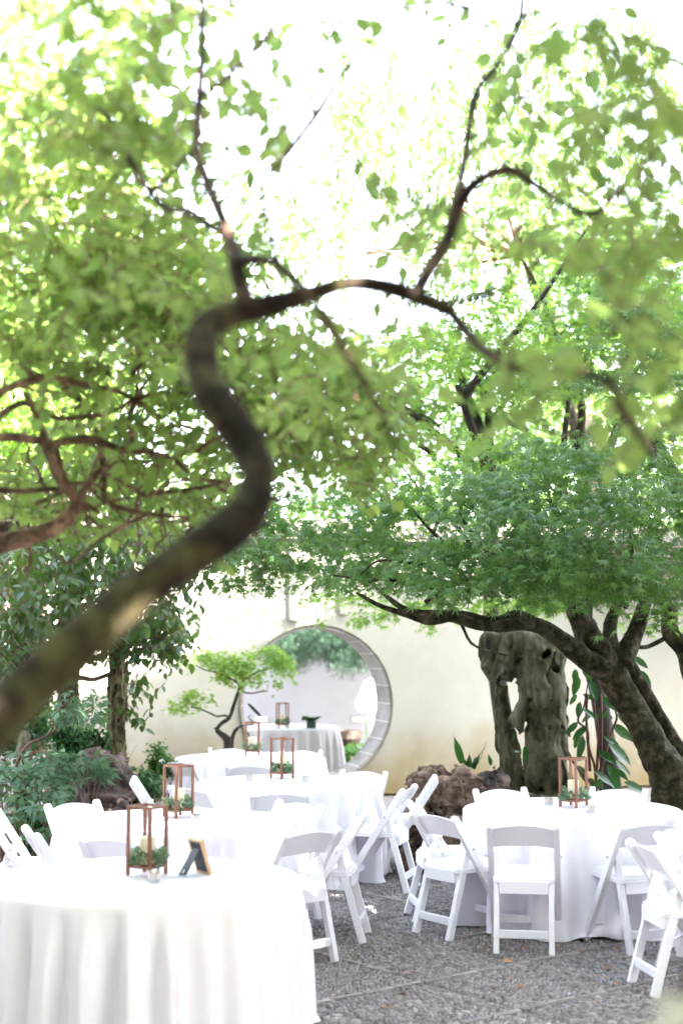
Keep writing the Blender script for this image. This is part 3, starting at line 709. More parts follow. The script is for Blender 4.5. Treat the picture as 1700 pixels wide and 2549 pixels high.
chair(*bp(335, 1944), (.97, .1), 'white folding chair seen edge on left of the middle table')
chair(*bp(444, 1900), 4, 'white folding chair left of the back table, above the second lantern')
chair(*bp(472, 1968), 3, 'white folding chair behind the second lantern with its back to the viewer')
chair(*bp(697, 1980), (.02, 1), 'white folding chair, back to the viewer, directly before the middle table')
chair(*bp(622, 1910), (.05, 1), 'white folding chair, back to the viewer, between middle and back tables')
chair(*bp(572, 1868), (.1, -1), 'white folding chair behind the back table, left one below the little maple')
chair(*bp(750, 1873), (-.2, -1), 'white folding chair behind the back table, right one before the moon gate')
chair(*bp(82, 2074), (.93, .37), 'white folding chair at the left edge of the second table, backrest turned sideways')
chair(*bp(-12, 2030), (.97, .1), 'white folding chair cut off by the left edge of the photo')
chair(*bp(280, 2096), (.45, .9), 'white folding chair whose back arch shows left of the nearest lantern')
chair(*bp(1617, 2058), (-.30, .95), 'white folding chair, back to the viewer, right front of the right table')
chair(1.70, 8.10, (.985, .17), 'white folding chair seen sideways nearest the viewer at bottom right')
chair(*bp(1672, 2072), (.75, -.5), 'white folding chair cut off by the right edge with a bright sun patch')
chair(*bp(1245, 1970), 6, 'white folding chair behind the right table, left of its lantern')
chair(*bp(1538, 1970), 6, 'white folding chair behind the right table, right of its lantern')

# ------------------------------------------------------------------ tables and cloths
TN = {1: 'nearest, at the bottom left', 2: 'second from the front on the left', 3: 'in the middle before the moon gate', 4: 'just in front of the moon gate', 5: 'seen through the moon gate', 6: 'at the right under the maple'}
def cloth(i):
    cx, cy = T[i]; R = .765; nA = 360; rings = []
    th = np.linspace(0, 2*np.pi, nA, endpoint=False); r0 = RS.uniform(0, 6.28, 6)
    nf = 12 if i == 6 else 23+i % 3
    fold = .72*np.sin(nf*th+r0[0]+1.1*np.sin(2*th+r0[1])+.8*np.sin(5*th))*(.75+.35*np.sin(3*th+r0[5]))+.22*np.sin((nf//2)*th+r0[2])+.16*np.sin((2*nf+3)*th+r0[3]+np.sin(4*th))
    if i != 6: fold = fold*.62
    fold = np.sign(fold)*np.abs(fold)**.8
    P = [np.stack([th*0+cx, th*0+cy, th*0+.762], 1)[:1]]
    for r in (.2, .4, .6, .74): P.append(np.stack([cx+r*np.cos(th), cy+r*np.sin(th), th*0+.7625+.0015*fbm(np.stack([th*3, th*0+r*9, th*0], 1), 1)], 1))
    for a in (.35, .8, 1.2): P.append(np.stack([cx+(R-.02+.02*math.sin(a))*np.cos(th), cy+(R-.02+.02*math.sin(a))*np.sin(th), th*0+.742+.02*math.cos(a)], 1))
    H = 26
    for k in range(1, H+1):
        t = k/H; z = .74*(1-t)+.008; amp = .088*min(1, t*2.8)**.8*(1+.35*t); rr = R+.0+.05*t+amp*fold*(1+.15*np.sin(3*th+4*t+r0[4]))
        if t > .93: z = z+.012*(1+np.sin(9*th+r0[5]))*(t-.93)/.07; rr = rr+.02*(t-.93)/.07*np.sin(11*th+r0[2])
        P.append(np.stack([cx+rr*np.cos(th), cy+rr*np.sin(th), th*0+z], 1))
    V = np.concatenate(P); Fq = []
    for k in range(len(P)-2):
        a = 1+k*nA+np.arange(nA); b = 1+k*nA+(np.arange(nA)+1) % nA; Fq.append(np.stack([a, a+nA, b+nA, b], 1))
    Q = np.concatenate(Fq); tri = np.stack([np.zeros(nA, int), 1+np.arange(nA), 1+(np.arange(nA)+1) % nA, 1+(np.arange(nA)+1) % nA], 1)
    me_tri = tri[:, :3]
    me = bpy.data.meshes.new('tablecloth'); V = V-np.array([cx, cy, 0]); me.from_pydata(V.tolist(), [], me_tri.tolist()+Q.tolist()); me.materials.append(MATS['cloth'])
    me.polygons.foreach_set('use_smooth', [True]*len(me.polygons)); o = bpy.data.objects.new('tablecloth', me); col.objects.link(o); o.location = (cx, cy, 0)
    tag(o, 'white floor-length cloth on the round table '+TN[i], 'tablecloth', 'white tablecloths')
    t_ = thing('round_table', (cx, cy, 0), 'round folding table hidden under its white cloth, '+TN[i], 'table', 'round tables')
    MB().lathe([(.72, .725), (.735, .735), (.735, .75), (.72, .757)], (cx, cy, 0), 40).build('tabletop', 'lantern_wood', t_)
    for k in range(4):
        a = k*math.pi/2+.7; MB().tube([(cx+.45*math.cos(a), cy+.45*math.sin(a), .725), (cx+.5*math.cos(a), cy+.5*math.sin(a), 0)], [.014, .014], 8).build('leg', 'metal', t_)
for i in T: cloth(i)

# ------------------------------------------------------------------ lanterns, votives, picture frame
ZT = .765
def lantern(px, py, i, rz, Hh=.345, label=''):
    p = floor_at(px, py, ZT); c = Vector((p.x, p.y, ZT)); W = .150
    t_ = thing('lantern', c, label, 'lantern', 'wooden candle lanterns on the tables'); R = Matrix.Rotation(rz, 3, 'Z'); w = .016
    for sx in (-1, 1):
        for sy in (-1, 1): MB().box(c+R @ Vector((sx*(W-w)/2, sy*(W-w)/2, Hh/2)), (w, w, Hh), rz).build('post', 'lantern_wood', t_, bevel=.0015)
    for z, nm in ((Hh-.007, 'top_rail'), (.047, 'base_rail')):
        for k in range(4):
            a = k*math.pi/2; o_ = Matrix.Rotation(a, 3, 'Z') @ Vector((0, (W-w)/2, 0)); MB().box(c+R @ (o_+Vector((0, 0, z-.001))), (W-2*w-.001, w*.85, .013), rz+a).build(nm, 'lantern_wood', t_)
    MB().box(c+Vector((0, 0, .054)), (W-2*w, W-2*w, .004), rz).build('base_plate', 'lantern_wood', t_)
    cnd = thing('candle', c+Vector((0, 0, .057)), 'cream pillar candle in the lantern '+label.split('lantern ', 1)[-1], 'candle', 'pillar candles in the lanterns')
    MB().lathe([(.038, 0), (.040, .004), (.040, .126), (.036, .131), (.012, .126)], cnd.location, 24).build('wax', 'wax', cnd, smooth=False)
    MB().lathe([(.0015, .126), (.0012, .138)], cnd.location, 6).build('wick', 'wick', cnd)
    # wreath of eucalyptus and small white flowers
    wr = thing('greenery_wreath', c+Vector((0, 0, .056)), 'sage green leaf ring in the lantern '+label.split('lantern ', 1)[-1], 'greenery', 'leaf wreaths in the lanterns')
    n = 95; a = RS.uniform(0, 6.28, n); r = RS.uniform(.045, .080, n); z = RS.uniform(.004, .062, n)
    pos = np.stack([c.x+r*np.cos(a), c.y+r*np.sin(a), c.z+.056+z], 1); d = np.stack([np.cos(a), np.sin(a), RS.uniform(-.4, .9, n)], 1)+RS.normal(size=(n, 3))*.35
    foliage(wr, RND, pos, d, rvec(n, .6), RS.uniform(.03, .052, n), 'sage_leaf', singles=30)
    n = 40; a = RS.uniform(0, 6.28, n); r = RS.uniform(.05, .075, n)
    pos = np.stack([c.x+r*np.cos(a), c.y+r*np.sin(a), c.z+.056+RS.uniform(.03, .065, n)], 1)
    foliage(wr, OVN, pos, rvec(n, .8), rvec(n, .3), RS.uniform(.01, .02, n), 'petal', name='blossoms')
LN = [(366, 2178, 1, -.52, 'on the nearest table'), (444, 2033, 2, .74, 'on the second table from the front'), (702, 1937, 3, .78, 'on the middle table'),
      (628, 1880, 4, .12, 'on the table before the moon gate'), (703, 1812, 5, .3, 'on the table seen through the moon gate'), (1427, 2008, 6, .82, 'on the right table under the maple')]
for px, py, i, rz, w in LN: lantern(px, py, i, rz, label='square brown wood lantern '+w)
def votive(px, py, where):
    p = floor_at(px, py, ZT); c = Vector((p.x, p.y, ZT))
    t_ = thing('votive_candle', c, 'small clear glass votive candle '+where, 'votive', 'glass votives on the tables')
    MB().lathe([(.024, 0), (.030, .006), (.032, .052), (.029, .052), (.027, .008), (.0, .006)], c, 20, cap=False).build('glass_cup', 'glass', t_, smooth=True)
    MB().lathe([(.0262, .009), (.0262, .026)], c, 18).build('wax', 'wax', t_)
    MB().lathe([(.0005, .030), (.004, .036), (.0025, .043), (.0003, .050)], c, 8).build('flame', 'flame', t_, smooth=True)
for a in [(384, 2196, 'in front of the lantern on the nearest table'), (488, 2046, 'right of the lantern on the second table'), (366, 2034, 'left of the lantern on the second table'),
          (620, 1944, 'left of the lantern on the middle table'), (761, 1948, 'right of the lantern on the middle table'), (646, 1893, 'beside the lantern on the table before the moon gate'),
          (1366, 2004, 'left of the lantern on the right table'), (1469, 2025, 'right of the lantern on the right table')]: votive(*a)
# picture frame seen from behind with an easel strut
p = floor_at(524, 2178, ZT); fr = thing('picture_frame', (p.x-.03, p.y, ZT), 'black backed picture frame with pale wood edge standing on the nearest table', 'picture frame')
A_ = Vector((p.x, p.y, ZT)); 
def fpanel(off, th, wd, ht, z0=0, x0=0):
    # board plane: leans back towards its strut; width axis w, up axis u, normal n
    w = Vector((-.58, .81, 0)).normalized(); n = Vector((-.81, -.58, 0)).normalized(); u = (Vector((0, 0, 1))*.955+n*.30).normalized(); nn = w.cross(u).normalized()
    if nn.dot(n) < 0: nn = -nn
    c = A_+w*(x0+wd/2)+u*(z0+ht/2)+nn*off; return c, Matrix((w, nn, u)).transposed(), (wd, th, ht)
W_, H_ = .13, .18
for nm, x0, z0, wd, ht in (('frame_bar', 0, 0, .012, H_), ('frame_bar', W_-.012, 0, .012, H_), ('frame_bar', .0121, 0, W_-.0242, .012), ('frame_bar', .0121, H_-.012, W_-.0242, .012)):
    c, M, d = fpanel(-.004, .018, wd, ht, z0, x0); MB().box(c, d, M=M).build(nm, 'frame_gold', fr, bevel=.001)
c, M, d = fpanel(.002, .004, W_-.025, H_-.025, .0125, .0125); MB().box(c, d, M=M).build('backing', 'frame_black', fr)
c, M, d = fpanel(-.008, .002, W_-.026, H_-.026, .013, .013); MB().box(c, d, M=M).build('photo_print', 'print', fr)
w = Vector((-.58, .81, 0)).normalized(); n_ = Vector((-.81, -.58, 0)).normalized()
h0 = A_+w*W_*.5+n_*.045+Vector((0, 0, .125)); ft = A_+w*W_*.35+n_*.135+Vector((0, 0, .004))
mb = MB(); mb.beam(h0, ft, .07, .003, up=n_+Vector((0, 0, .5))); mb.build('easel_strut', 'frame_black', fr)
m_ = h0.lerp(ft, .82)+n_*.001+Vector((0, 0, .004)); MB().beam(m_, m_+(ft-h0)*.13, .008, .003, up=n_+Vector((0, 0, .5))).build('sticker', 'print', fr)

# potted plant on far table, urn, hostas
p = floor_at(775, 1812, ZT); pt = thing('potted_plant', (p.x, p.y, ZT), 'dark teal pot with a low leafy plant on the table behind the moon gate', 'potted plant')
MB().lathe([(.06, 0), (.07, .02), (.072, .10), (.066, .11), (.05, .10)], (p.x, p.y, ZT), 20).build('pot', 'pot', pt, smooth=True)
n = 60; a = RS.uniform(0, 6.28, n); pos = np.stack([p.x+.03*np.cos(a), p.y+.03*np.sin(a), np.full(n, ZT+.11)], 1)
foliage(pt, OVN, pos, np.stack([np.cos(a), np.sin(a), RS.uniform(0, .6, n)], 1), rvec(n, 1), RS.uniform(.05, .13, n), 'dark_leaf')
p = at(863, 1850, 22.5); ur = thing('stone_planter', (p.x, 22.5, 0), 'brown stone planter with a wide rim beyond the moon gate', 'planter')
zt = at(0, 1818, 22.5).z; MB().lathe([(.18, 0), (.15, .1), (.15, zt-.22)], (p.x, 22.5, 0), 16).build('pedestal', 'urn', ur)
MB().lathe([(.18, zt-.219), (.24, zt-.12), (.25, zt), (.2, zt), (.18, zt-.06)], (p.x, 22.5, 0), 16).build('bowl', 'urn', ur)
hs = thing('hosta_plant', (.32, 21.0, 0), 'bright green broad leaves low down inside the right edge of the moon gate', 'plant')
n = 70; a = RS.uniform(0, 6.28, n); r = RS.uniform(.02, .22, n); pos = np.stack([.30+r*np.cos(a), 20.9+r*np.sin(a), RS.uniform(.12, .42, n)], 1)
foliage(hs, RND, pos, np.stack([np.cos(a), np.sin(a), RS.uniform(-.4, .4, n)], 1), rvec(n, 1.5), RS.uniform(.12, .22, n), 'hosta_leaf', singles=50)

# person beyond the gate
def person():
    px, Y = .56, 21.6; r = thing('person', (px, Y, 0), 'person in a loose white blouse and pale green trousers half hidden behind the gate edge', 'person')
    c = lambda x, y, z: (px+x, Y+y, z)
    def body(P):
        d = sd_caps(P, c(0, 0, 1.42), c(0, 0, 1.34), .055, .06)
        d = smin(d, sd_ell(P, c(0, -.01, 1.58), (.078, .095, .115)), .03)
        d = smin(d, sd_ell(P, c(-.005, -.1, 1.57), (.014, .02, .022)), .015)
        d = smin(d, sd_caps(P, c(-.14, 0, 1.30), c(.14, 0, 1.30), .06, .06), .05)
        d = smin(d, sd_caps(P, c(0, 0, 1.25), c(0, 0, .92), .12, .13), .06)
        for s in (-1, 1):
            d = smin(d, sd_caps(P, c(s*.18, 0, 1.29), c(s*.23, .02, 1.05), .047, .04), .03); d = smin(d, sd_caps(P, c(s*.23, .02, 1.05), c(s*.20, -.14, .88), .038, .026), .02)
            d = smin(d, sd_caps(P, c(s*.20, -.14, .88), c(s*.17, -.2, .84), .025, .028), .01)
            for q in range(4): d = smin(d, sd_caps(P, c(s*.17+(q-1.5)*.016, -.21, .84), c(s*.16+(q-1.5)*.018, -.27-.01*(q in (1, 2)), .815), .009, .007), .004)
            d = smin(d, sd_caps(P, c(s*.145, -.19, .855), c(s*.125, -.235, .86), .010, .008), .005)
            d = smin(d, sd_caps(P, c(s*.09, 0, .88), c(s*.10, 0, .48), .085, .055), .03); d = smin(d, sd_caps(P, c(s*.10, 0, .48), c(s*.10, .02, .08), .055, .036), .02)
            d = smin(d, sd_caps(P, c(s*.10, .03, .04), c(s*.11, -.13, .03), .035, .03), .02)
        return d
    V, Q = nets(body, c(-.34, -.34, -.02), c(.34, .2, 1.75), .0125); mesh_np('body', V, Q, 'skin', r, r.location)
    def blouse(P):
        w = P+.012*np.stack([fbm(P*np.array([1, 1, .4]), 14, 2, o) for o in (1, 4, 8)], -1)
        d = sd_caps(w, c(-.13, 0, 1.31), c(.13, 0, 1.31), .085, .085); d = smin(d, sd_caps(w, c(0, 0, 1.25), c(0, 0, .93), .155, .165), .06)
        for s in (-1, 1): d = smin(d, sd_caps(w, c(s*.17, 0, 1.29), c(s*.26, .02, 1.02), .075, .095), .05); d = smin(d, sd_caps(w, c(s*.26, .02, 1.02), c(s*.22, -.08, .90), .09, .05), .03)
        d = np.maximum(d, .86-P[..., 2]); e = sd_caps(P, c(0, 0, 1.5), c(0, 0, 1.385), .075, .07); return np.maximum(d, -e)
    V, Q = nets(blouse, c(-.42, -.3, .8), c(.42, .3, 1.5), .013); mesh_np('blouse', V, Q, 'blouse', r, r.location)
    def trs(P):
        w = P+.010*np.stack([fbm(P*np.array([1, 1, .3]), 12, 2, o) for o in (2, 5, 9)], -1)
        d = sd_caps(w, c(-.06, 0, .9), c(.06, 0, .9), .14, .14)
        for s in (-1, 1): d = smin(d, sd_caps(w, c(s*.09, 0, .85), c(s*.12, .01, .09), .12, .11), .03)
        return np.maximum(np.maximum(d, .07-P[..., 2]), P[..., 2]-.95)
    V, Q = nets(trs, c(-.3, -.25, .03), c(.3, .25, 1.0), .013); mesh_np('trousers', V, Q, 'trousers', r, r.location)
    def hair(P): d = sd_ell(P, c(0, .02, 1.605), (.092, .105, .115)); d = smin(d, sd_ell(P, c(0, .09, 1.52), (.075, .05, .10)), .04); return np.maximum(d, -sd_ell(P, c(0, -.1, 1.55), (.075, .1, .10)))+.004*fbm(P, 40, 2)
    V, Q = nets(hair, c(-.15, -.15, 1.35), c(.15, .2, 1.76), .01); mesh_np('hair', V, Q, 'hair', r, r.location)
person()

# ------------------------------------------------------------------ TREES
# foreground plum
plum = thing('plum_tree', atd(-60, 1700, 2.2)*1.0, 'gnarled old plum tree with a mossy S-bent trunk crossing the foreground', 'tree')
plum.location.z = 0
tr = [(-150, 1790, 2.15, 66), (-60, 1700, 2.2, 64), (60, 1588, 2.3, 60), (180, 1478, 2.4, 56), (300, 1375, 2.5, 53), (420, 1285, 2.6, 50), (515, 1225, 2.68, 52), (578, 1165, 2.75, 46), (592, 1095, 2.8, 42), (575, 1035, 2.85, 44), (530, 970, 2.9, 46), (492, 915, 2.95, 46), (468, 860, 3.0, 40), (460, 800, 3.05, 41), (478, 750, 3.1, 36), (540, 718, 3.15, 30), (610, 704, 3.2, 30), (700, 680, 3.25, 23), (790, 652, 3.3, 19), (870, 655, 3.35, 19), (950, 678, 3.4, 21), (1040, 718, 3.45, 14)]
limb(plum, tr, 'moss_bark', noise=.16, n=28, name='trunk', k=7, nscale=11)
x0, Y0 = atd(-150, 1790, 2.15), None
wpath(plum, [(x0.x-.25, 2.05, -.05), (x0.x-.18, 2.08, .7), (x0.x-.1, 2.12, x0.z-.15), tuple(x0+Vector((.01, 0, .01)))], [.12, .1, .08, .05], 'moss_bark', n=16, name='trunk')
PB = [[(575, 712, 3.15, 24), (548, 640, 3.2, 20), (530, 550, 3.3, 16), (485, 440, 3.4, 13), (452, 340, 3.5, 12), (458, 230, 3.6, 11), (465, 120, 3.7, 9), (466, -20, 3.8, 8)],
      [(530, 550, 3.3, 12), (440, 490, 3.4, 10), (370, 470, 3.6, 9), (300, 370, 3.8, 8), (260, 280, 4, 7), (200, 230, 4.2, 5)],
      [(548, 600, 3.2, 16), (620, 600, 3.1, 13), (690, 655, 3.0, 12), (740, 720, 3.0, 11), (780, 790, 3.1, 10), (835, 880, 3.2, 8), (882, 960, 3.3, 6), (903, 1030, 3.4, 4)],
      [(952, 678, 3.4, 18), (988, 615, 3.45, 18), (1030, 540, 3.5, 15), (1050, 450, 3.6, 11), (1072, 330, 3.7, 10), (1092, 215, 3.8, 10), (1140, 150, 3.9, 9), (1190, 60, 4.0, 8), (1200, -30, 4.1, 7)],
      [(1040, 520, 3.5, 12), (1080, 430, 3.4, 14), (1165, 390, 3.4, 13), (1230, 425, 3.4, 11), (1290, 465, 3.5, 9), (1360, 490, 3.5, 9), (1420, 440, 3.6, 8), (1500, 350, 3.7, 6), (1580, 300, 3.8, 5)],
      [(1035, 716, 3.45, 14), (1100, 795, 3.3, 14), (1180, 838, 3.1, 14), (1290, 850, 3.1, 9), (1390, 875, 3.0, 11), (1430, 945, 3.0, 11), (1500, 1045, 2.9, 9)],
      [(1180, 838, 3.1, 10), (1235, 880, 3.1, 9), (1230, 960, 3.2, 7), (1300, 1000, 3.3, 6), (1400, 980, 3.4, 5)],
      [(640, 602, 3.1, 9), (600, 435, 3.5, 8), (650, 365, 3.6, 8), (725, 265, 3.7, 9), (780, 180, 3.8, 7), (850, 90, 3.9, 5)],
      [(725, 265, 3.7, 8), (690, 220, 3.7, 6), (640, 195, 3.8, 4)],
      [(462, 220, 3.6, 7), (505, 190, 3.6, 7), (560, 140, 3.7, 6), (615, 80, 3.7, 6), (670, 10, 3.8, 5)],
      [(1190, 60, 4.0, 6), (1100, 20, 4.0, 5), (950, 10, 4.1, 4), (860, 40, 4.2, 3)], [(1190, 40, 4.0, 6), (1290, 20, 4.0, 5), (1330, 30, 4.1, 4)],
      [(1170, 620, 3.8, 5), (1100, 680, 3.7, 5), (1000, 690, 3.6, 4)], [(960, 685, 3.4, 8), (1080, 690, 3.6, 6), (1200, 640, 3.7, 5), (1260, 560, 3.8, 4)],
      [(450, 340, 3.5, 7), (380, 410, 3.7, 6), (330, 460, 3.9, 5)]]
for b in PB: limb(plum, b, 'plum_bark', n=14, k=6, noise=.2, nscale=14)
cen = region(400, [(150, 150, 230, 220, 3.2, 3.6, 5.5), (420, 120, 200, 180, 1.1, 3.8, 5.5), (220, 430, 260, 160, 2.6, 3.7, 5.8), (560, 260, 150, 200, .35, 3.8, 5), (430, 620, 230, 110, .9, 3.6, 5.5),
             (900, 40, 330, 60, .35, 3.9, 5.2), (1330, 240, 230, 200, .9, 3.9, 5.5), (1450, 330, 130, 130, .7, 3.6, 5), (1050, 520, 220, 90, .5, 3.8, 5.2), (1390, 520, 190, 90, .8, 3.6, 4.8),
             (1450, 760, 120, 60, .25, 3.2, 4), (1480, 930, 110, 60, .25, 3.0, 3.8), (760, 790, 200, 80, .6, 3.6, 5), (780, 900, 200, 90, .45, 3.8, 5), (300, 760, 250, 150, .8, 4.4, 6), (930, 400, 110, 100, .2, 3.9, 5)])
cen = np.concatenate([cen, region(4, [(1440, 120, 60, 80, 1, 1.8, 2.1)]), region(8, [(1180, 835, 120, 25, 1, 2.9, 3.3), (1400, 620, 90, 70, 1, 2.7, 3.3)])])
P, Dv, Nn, S, tb = sprays(cen, per=8, length=.26, leaf=.058, droop=.45)
foliage(plum, OV, P, Dv, Nn, S*1.12, 'plum_leaf', singles=300); o = tb.build('twigs', 'twig', plum, smooth=True); o['kind'] = 'stuff'
# crowns added above and beside the camera, out of view, to shade the tables
def added_crown(t_, n, x0, x1, y0, y1, zf, th_, leaf, m):
    x = RS.uniform(x0, x1, n); y = RS.uniform(y0, y1, n); z = zf(x, y)+RS.uniform(0, th_, n)
    pos = np.stack([x, y, z], 1); k = fbm(pos, .9, 2, 77) < .42; pos = pos[k]; n = len(pos)
    foliage(t_, OV, pos, rvec(n, -.4), rvec(n, 1.2), leaf*RS.uniform(.7, 1.2, n), m)
added_crown(plum, 2900, -2.4, 2.6, 1.2, 2.6, lambda x, y: 4.6+0*x, 1.0, .2, 'plum_leaf')  # unseen plum crown added to shade the trunk and nearest table
added_crown(plum, 16000, -3.5, 5.5, -4.2, 1.6, lambda x, y: 4.5+0*x, 1.1, .2, 'plum_leaf')  # unseen plum crown added to block sky light around the camera
tt = thing('added_shade_tree', (5.6, 5.6, 0), 'added unseen broadleaf tree right of the viewer whose crown shades the tables', 'tree')  # tree added out of view to keep sun off the tables
wpath(tt, [(5.6, 5.6, -.03), (5.5, 5.7, 3), (5.2, 6, 6), (4.6, 6.8, 8)], [.2, .17, .14, .08], 'rough_bark', n=14, name='trunk')
for q in [((5.2, 6, 5.6), (3.6, 5.2, 6.0), (1.6, 4.8, 6.3)), ((5.1, 6.2, 6.4), (4.2, 8.0, 7.6), (2.5, 9.6, 8.3)), ((5.3, 5.9, 5.2), (6.5, 7.2, 7), (7.2, 9, 8.2)), ((4.8, 6.6, 7.4), (2.6, 7.0, 7.6), (1.2, 7.4, 7.4))]: wpath(tt, q, [.08, .06, .02], 'rough_bark', n=8)
added_crown(tt, 5500, .9, 4.6, 2.3, 5.4, lambda x, y: 5.3+0*x, 1.2, .24, 'camellia_leaf')
added_crown(tt, 32000, 1.0, 9.5, 2.3, 12.2, lambda x, y: np.maximum(5.0+.15*x, 2.8+.5*y), 1.3, .27, 'camellia_leaf')
t2 = thing('added_shade_tree', (-5.4, 5.0, 0), 'added unseen broadleaf tree left of the viewer shading the left tables', 'tree')  # tree added out of view to cut sky light from the left
wpath(t2, [(-5.4, 5, -.03), (-5.2, 5.2, 3), (-4.4, 5.6, 6), (-3.6, 6.4, 7.5)], [.2, .17, .14, .08], 'rough_bark', n=14, name='trunk')
for q in [((-4.6, 5.5, 5.4), (-3, 5, 5.8), (-1.4, 4.8, 6.2)), ((-3.9, 6, 7), (-3.0, 8.0, 7.8), (-2, 9.6, 8.6)), ((-3.6, 6.4, 7.4), (-2.6, 6.8, 7.8), (-1.2, 7.4, 7.9))]: wpath(t2, q, [.08, .06, .02], 'rough_bark', n=8)
added_crown(t2, 3500, -2.2, -.5, 7.2, 12.2, lambda x, y: 2.8+.5*y, 1.2, .22, 'camellia_leaf')
added_crown(t2, 11000, -7, -2.2, 2.6, 12.2, lambda x, y: np.maximum(5.0-.15*x, 2.8+.5*y), 1.3, .22, 'camellia_leaf')
added_crown(t2, 9000, -7, -2.4, -2.5, 3.0, lambda x, y: 5.0+0*x, 1.2, .22, 'camellia_leaf')
added_crown(t2, 5000, -.6, 1.1, 6.0, 10.5, lambda x, y: 2.8+.5*y, 1.0, .22, 'camellia_leaf')
hall = thing('added_hall', (0, -5, 0), 'added unseen white hall with a tiled roof behind the viewer, blocking low sky light', 'building')  # hall added behind the camera to block low sky light
MB().box((0, -5, 3.4), (22, .4, 6.8)).build('wall', 'plaster_back', hall); MB().box((0, -5.0, 7.0), (23, 2.8, .3)).build('roof', 'roof_tile', hall)
for x in range(-9, 10, 3):
    for z in (1.9, 5.0): MB().box((x, -4.72, z), (1.5, .14, 2.0)).build('window', 'timber', hall)
    MB().box((x+1.5, -4.3, 3.4), (.22, .22, 6.8)).build('post', 'timber', hall)
for sx, nm in ((-8.5, 'left'), (9.5, 'right')):  # wings added out of view to block sky light from the sides
    w_ = thing('added_wing', (sx, 4, 0), 'added unseen white wing blocking sky light on the '+nm, 'building'); MB().box((sx, 4, 3.0), (.4, 17, 6.0)).build('wall', 'plaster_back', w_)
    MB().box((sx, 4, 6.15), (1.8, 17.6, .25)).build('roof', 'roof_tile', w_)
    for y in range(-3, 12, 3):
        for z in (1.7, 4.4): MB().box((sx-math.copysign(.22, sx), y, z), (.12, 1.5, 1.7)).build('window', 'timber', w_)

# second plum, left middle distance
pl2 = thing('plum_tree', (-2.6, 6.2, 0), 'second plum tree reaching in from the left with a tangle of bare brown branches', 'tree')
LB = [[(-60, 1262, 5.6, 26), (0, 1245, 5.6, 24), (70, 1225, 5.6, 21), (140, 1195, 5.6, 19), (180, 1150, 5.6, 15), (135, 1090, 5.5, 13), (112, 1030, 5.5, 11), (95, 965, 5.5, 9), (60, 900, 5.6, 8)],
      [(180, 1150, 5.6, 11), (225, 1085, 5.7, 9), (280, 1065, 5.8, 7), (340, 1060, 5.9, 5)], [(112, 1020, 5.5, 9), (200, 1010, 5.6, 11), (290, 1032, 5.7, 8), (390, 1050, 5.8, 5), (450, 1100, 5.9, 4), (520, 1112, 6, 3)],
      [(-20, 1000, 5.3, 11), (60, 1005, 5.4, 11), (112, 1012, 5.5, 11)], [(-20, 1118, 6, 8), (60, 1125, 6, 7), (150, 1130, 6, 6), (230, 1180, 6, 4)], [(-10, 765, 6, 14), (40, 800, 6, 12), (60, 850, 6, 9), (120, 880, 6, 8), (180, 920, 6, 7), (230, 1000, 6, 6), (240, 1090, 6.1, 6), (245, 1150, 6.1, 6), (330, 1180, 6.1, 5), (430, 1190, 6.2, 3)],
      [(-10, 900, 5.4, 8), (90, 870, 5.5, 11), (200, 880, 5.6, 9), (290, 905, 5.8, 6), (370, 960, 6, 5)], [(-10, 960, 5.5, 9), (60, 920, 5.5, 8), (140, 960, 5.6, 7), (240, 950, 5.7, 6), (330, 910, 5.8, 5), (430, 900, 6, 4)],
      [(130, 1010, 5.5, 7), (150, 1090, 5.6, 6), (200, 1170, 5.7, 5), (240, 1210, 5.8, 3)], [(230, 1080, 5.7, 5), (300, 1120, 5.8, 5), (340, 1140, 5.8, 4), (390, 1110, 5.8, 4), (470, 1105, 5.9, 3), (520, 1135, 5.9, 3)],
      [(640, 1070, 6, 6), (590, 1110, 6, 4)], [(640, 960, 6.1, 4), (700, 1010, 6.1, 4), (770, 1015, 6.1, 4), (820, 960, 6.2, 3), (900, 940, 6.2, 3)], [(440, 850, 6, 6), (520, 880, 6.1, 5), (610, 960, 6.2, 5), (650, 1000, 6.2, 3)],
      [(60, 1240, 6, 6), (72, 1290, 6, 5), (62, 1330, 6, 3)]]
for b in LB: limb(pl2, b, 'plum_bark_light', n=10, k=5, noise=.2, wob=.012, nscale=12)
wpath(pl2, [(-2.6, 6.2, -.05), (-2.45, 6.0, 1.2), (-2.1, 5.8, 2.2), tuple(atd(-60, 1262, 5.6))], [.16, .13, .1, .045], 'plum_bark', n=14, name='trunk')
for k in range(46):
    x, y = RS.uniform(0, 620), RS.uniform(860, 1200); s0 = atd(x, y, RS.uniform(5.4, 7)); p_, r_ = wander(s0, (RS.uniform(-.4, 1), RS.uniform(-.3, .5), RS.uniform(-.3, .3)), RS.uniform(.35, .9), 6, RS.uniform(.006, .013), .45)
    wpath(pl2, p_, r_, 'plum_bark_light', n=6, k=2)
cen = region(900, [(130, 600, 230, 130, 1.4, 5, 7), (300, 760, 300, 110, 2.2, 5, 7.5), (350, 620, 260, 120, 1.4, 5, 7), (430, 950, 260, 120, 1.6, 5.5, 7.5), (760, 920, 180, 140, 1.6, 5.5, 7), (120, 1080, 190, 90, .6, 6, 7.5), (300, 1130, 280, 90, 1.6, 6, 8), (560, 800, 220, 100, 1.2, 5, 7), (150, 330, 240, 160, 1.6, 5, 7), (840, 1060, 70, 60, .3, 6, 7)])
P, Dv, Nn, S, tb = sprays(cen, per=10, length=.34, leaf=.07, droop=.4)
foliage(pl2, OV, P, Dv, Nn, S, 'plum_leaf_mid', singles=300); o = tb.build('twigs', 'twig', pl2, smooth=True); o['kind'] = 'stuff'

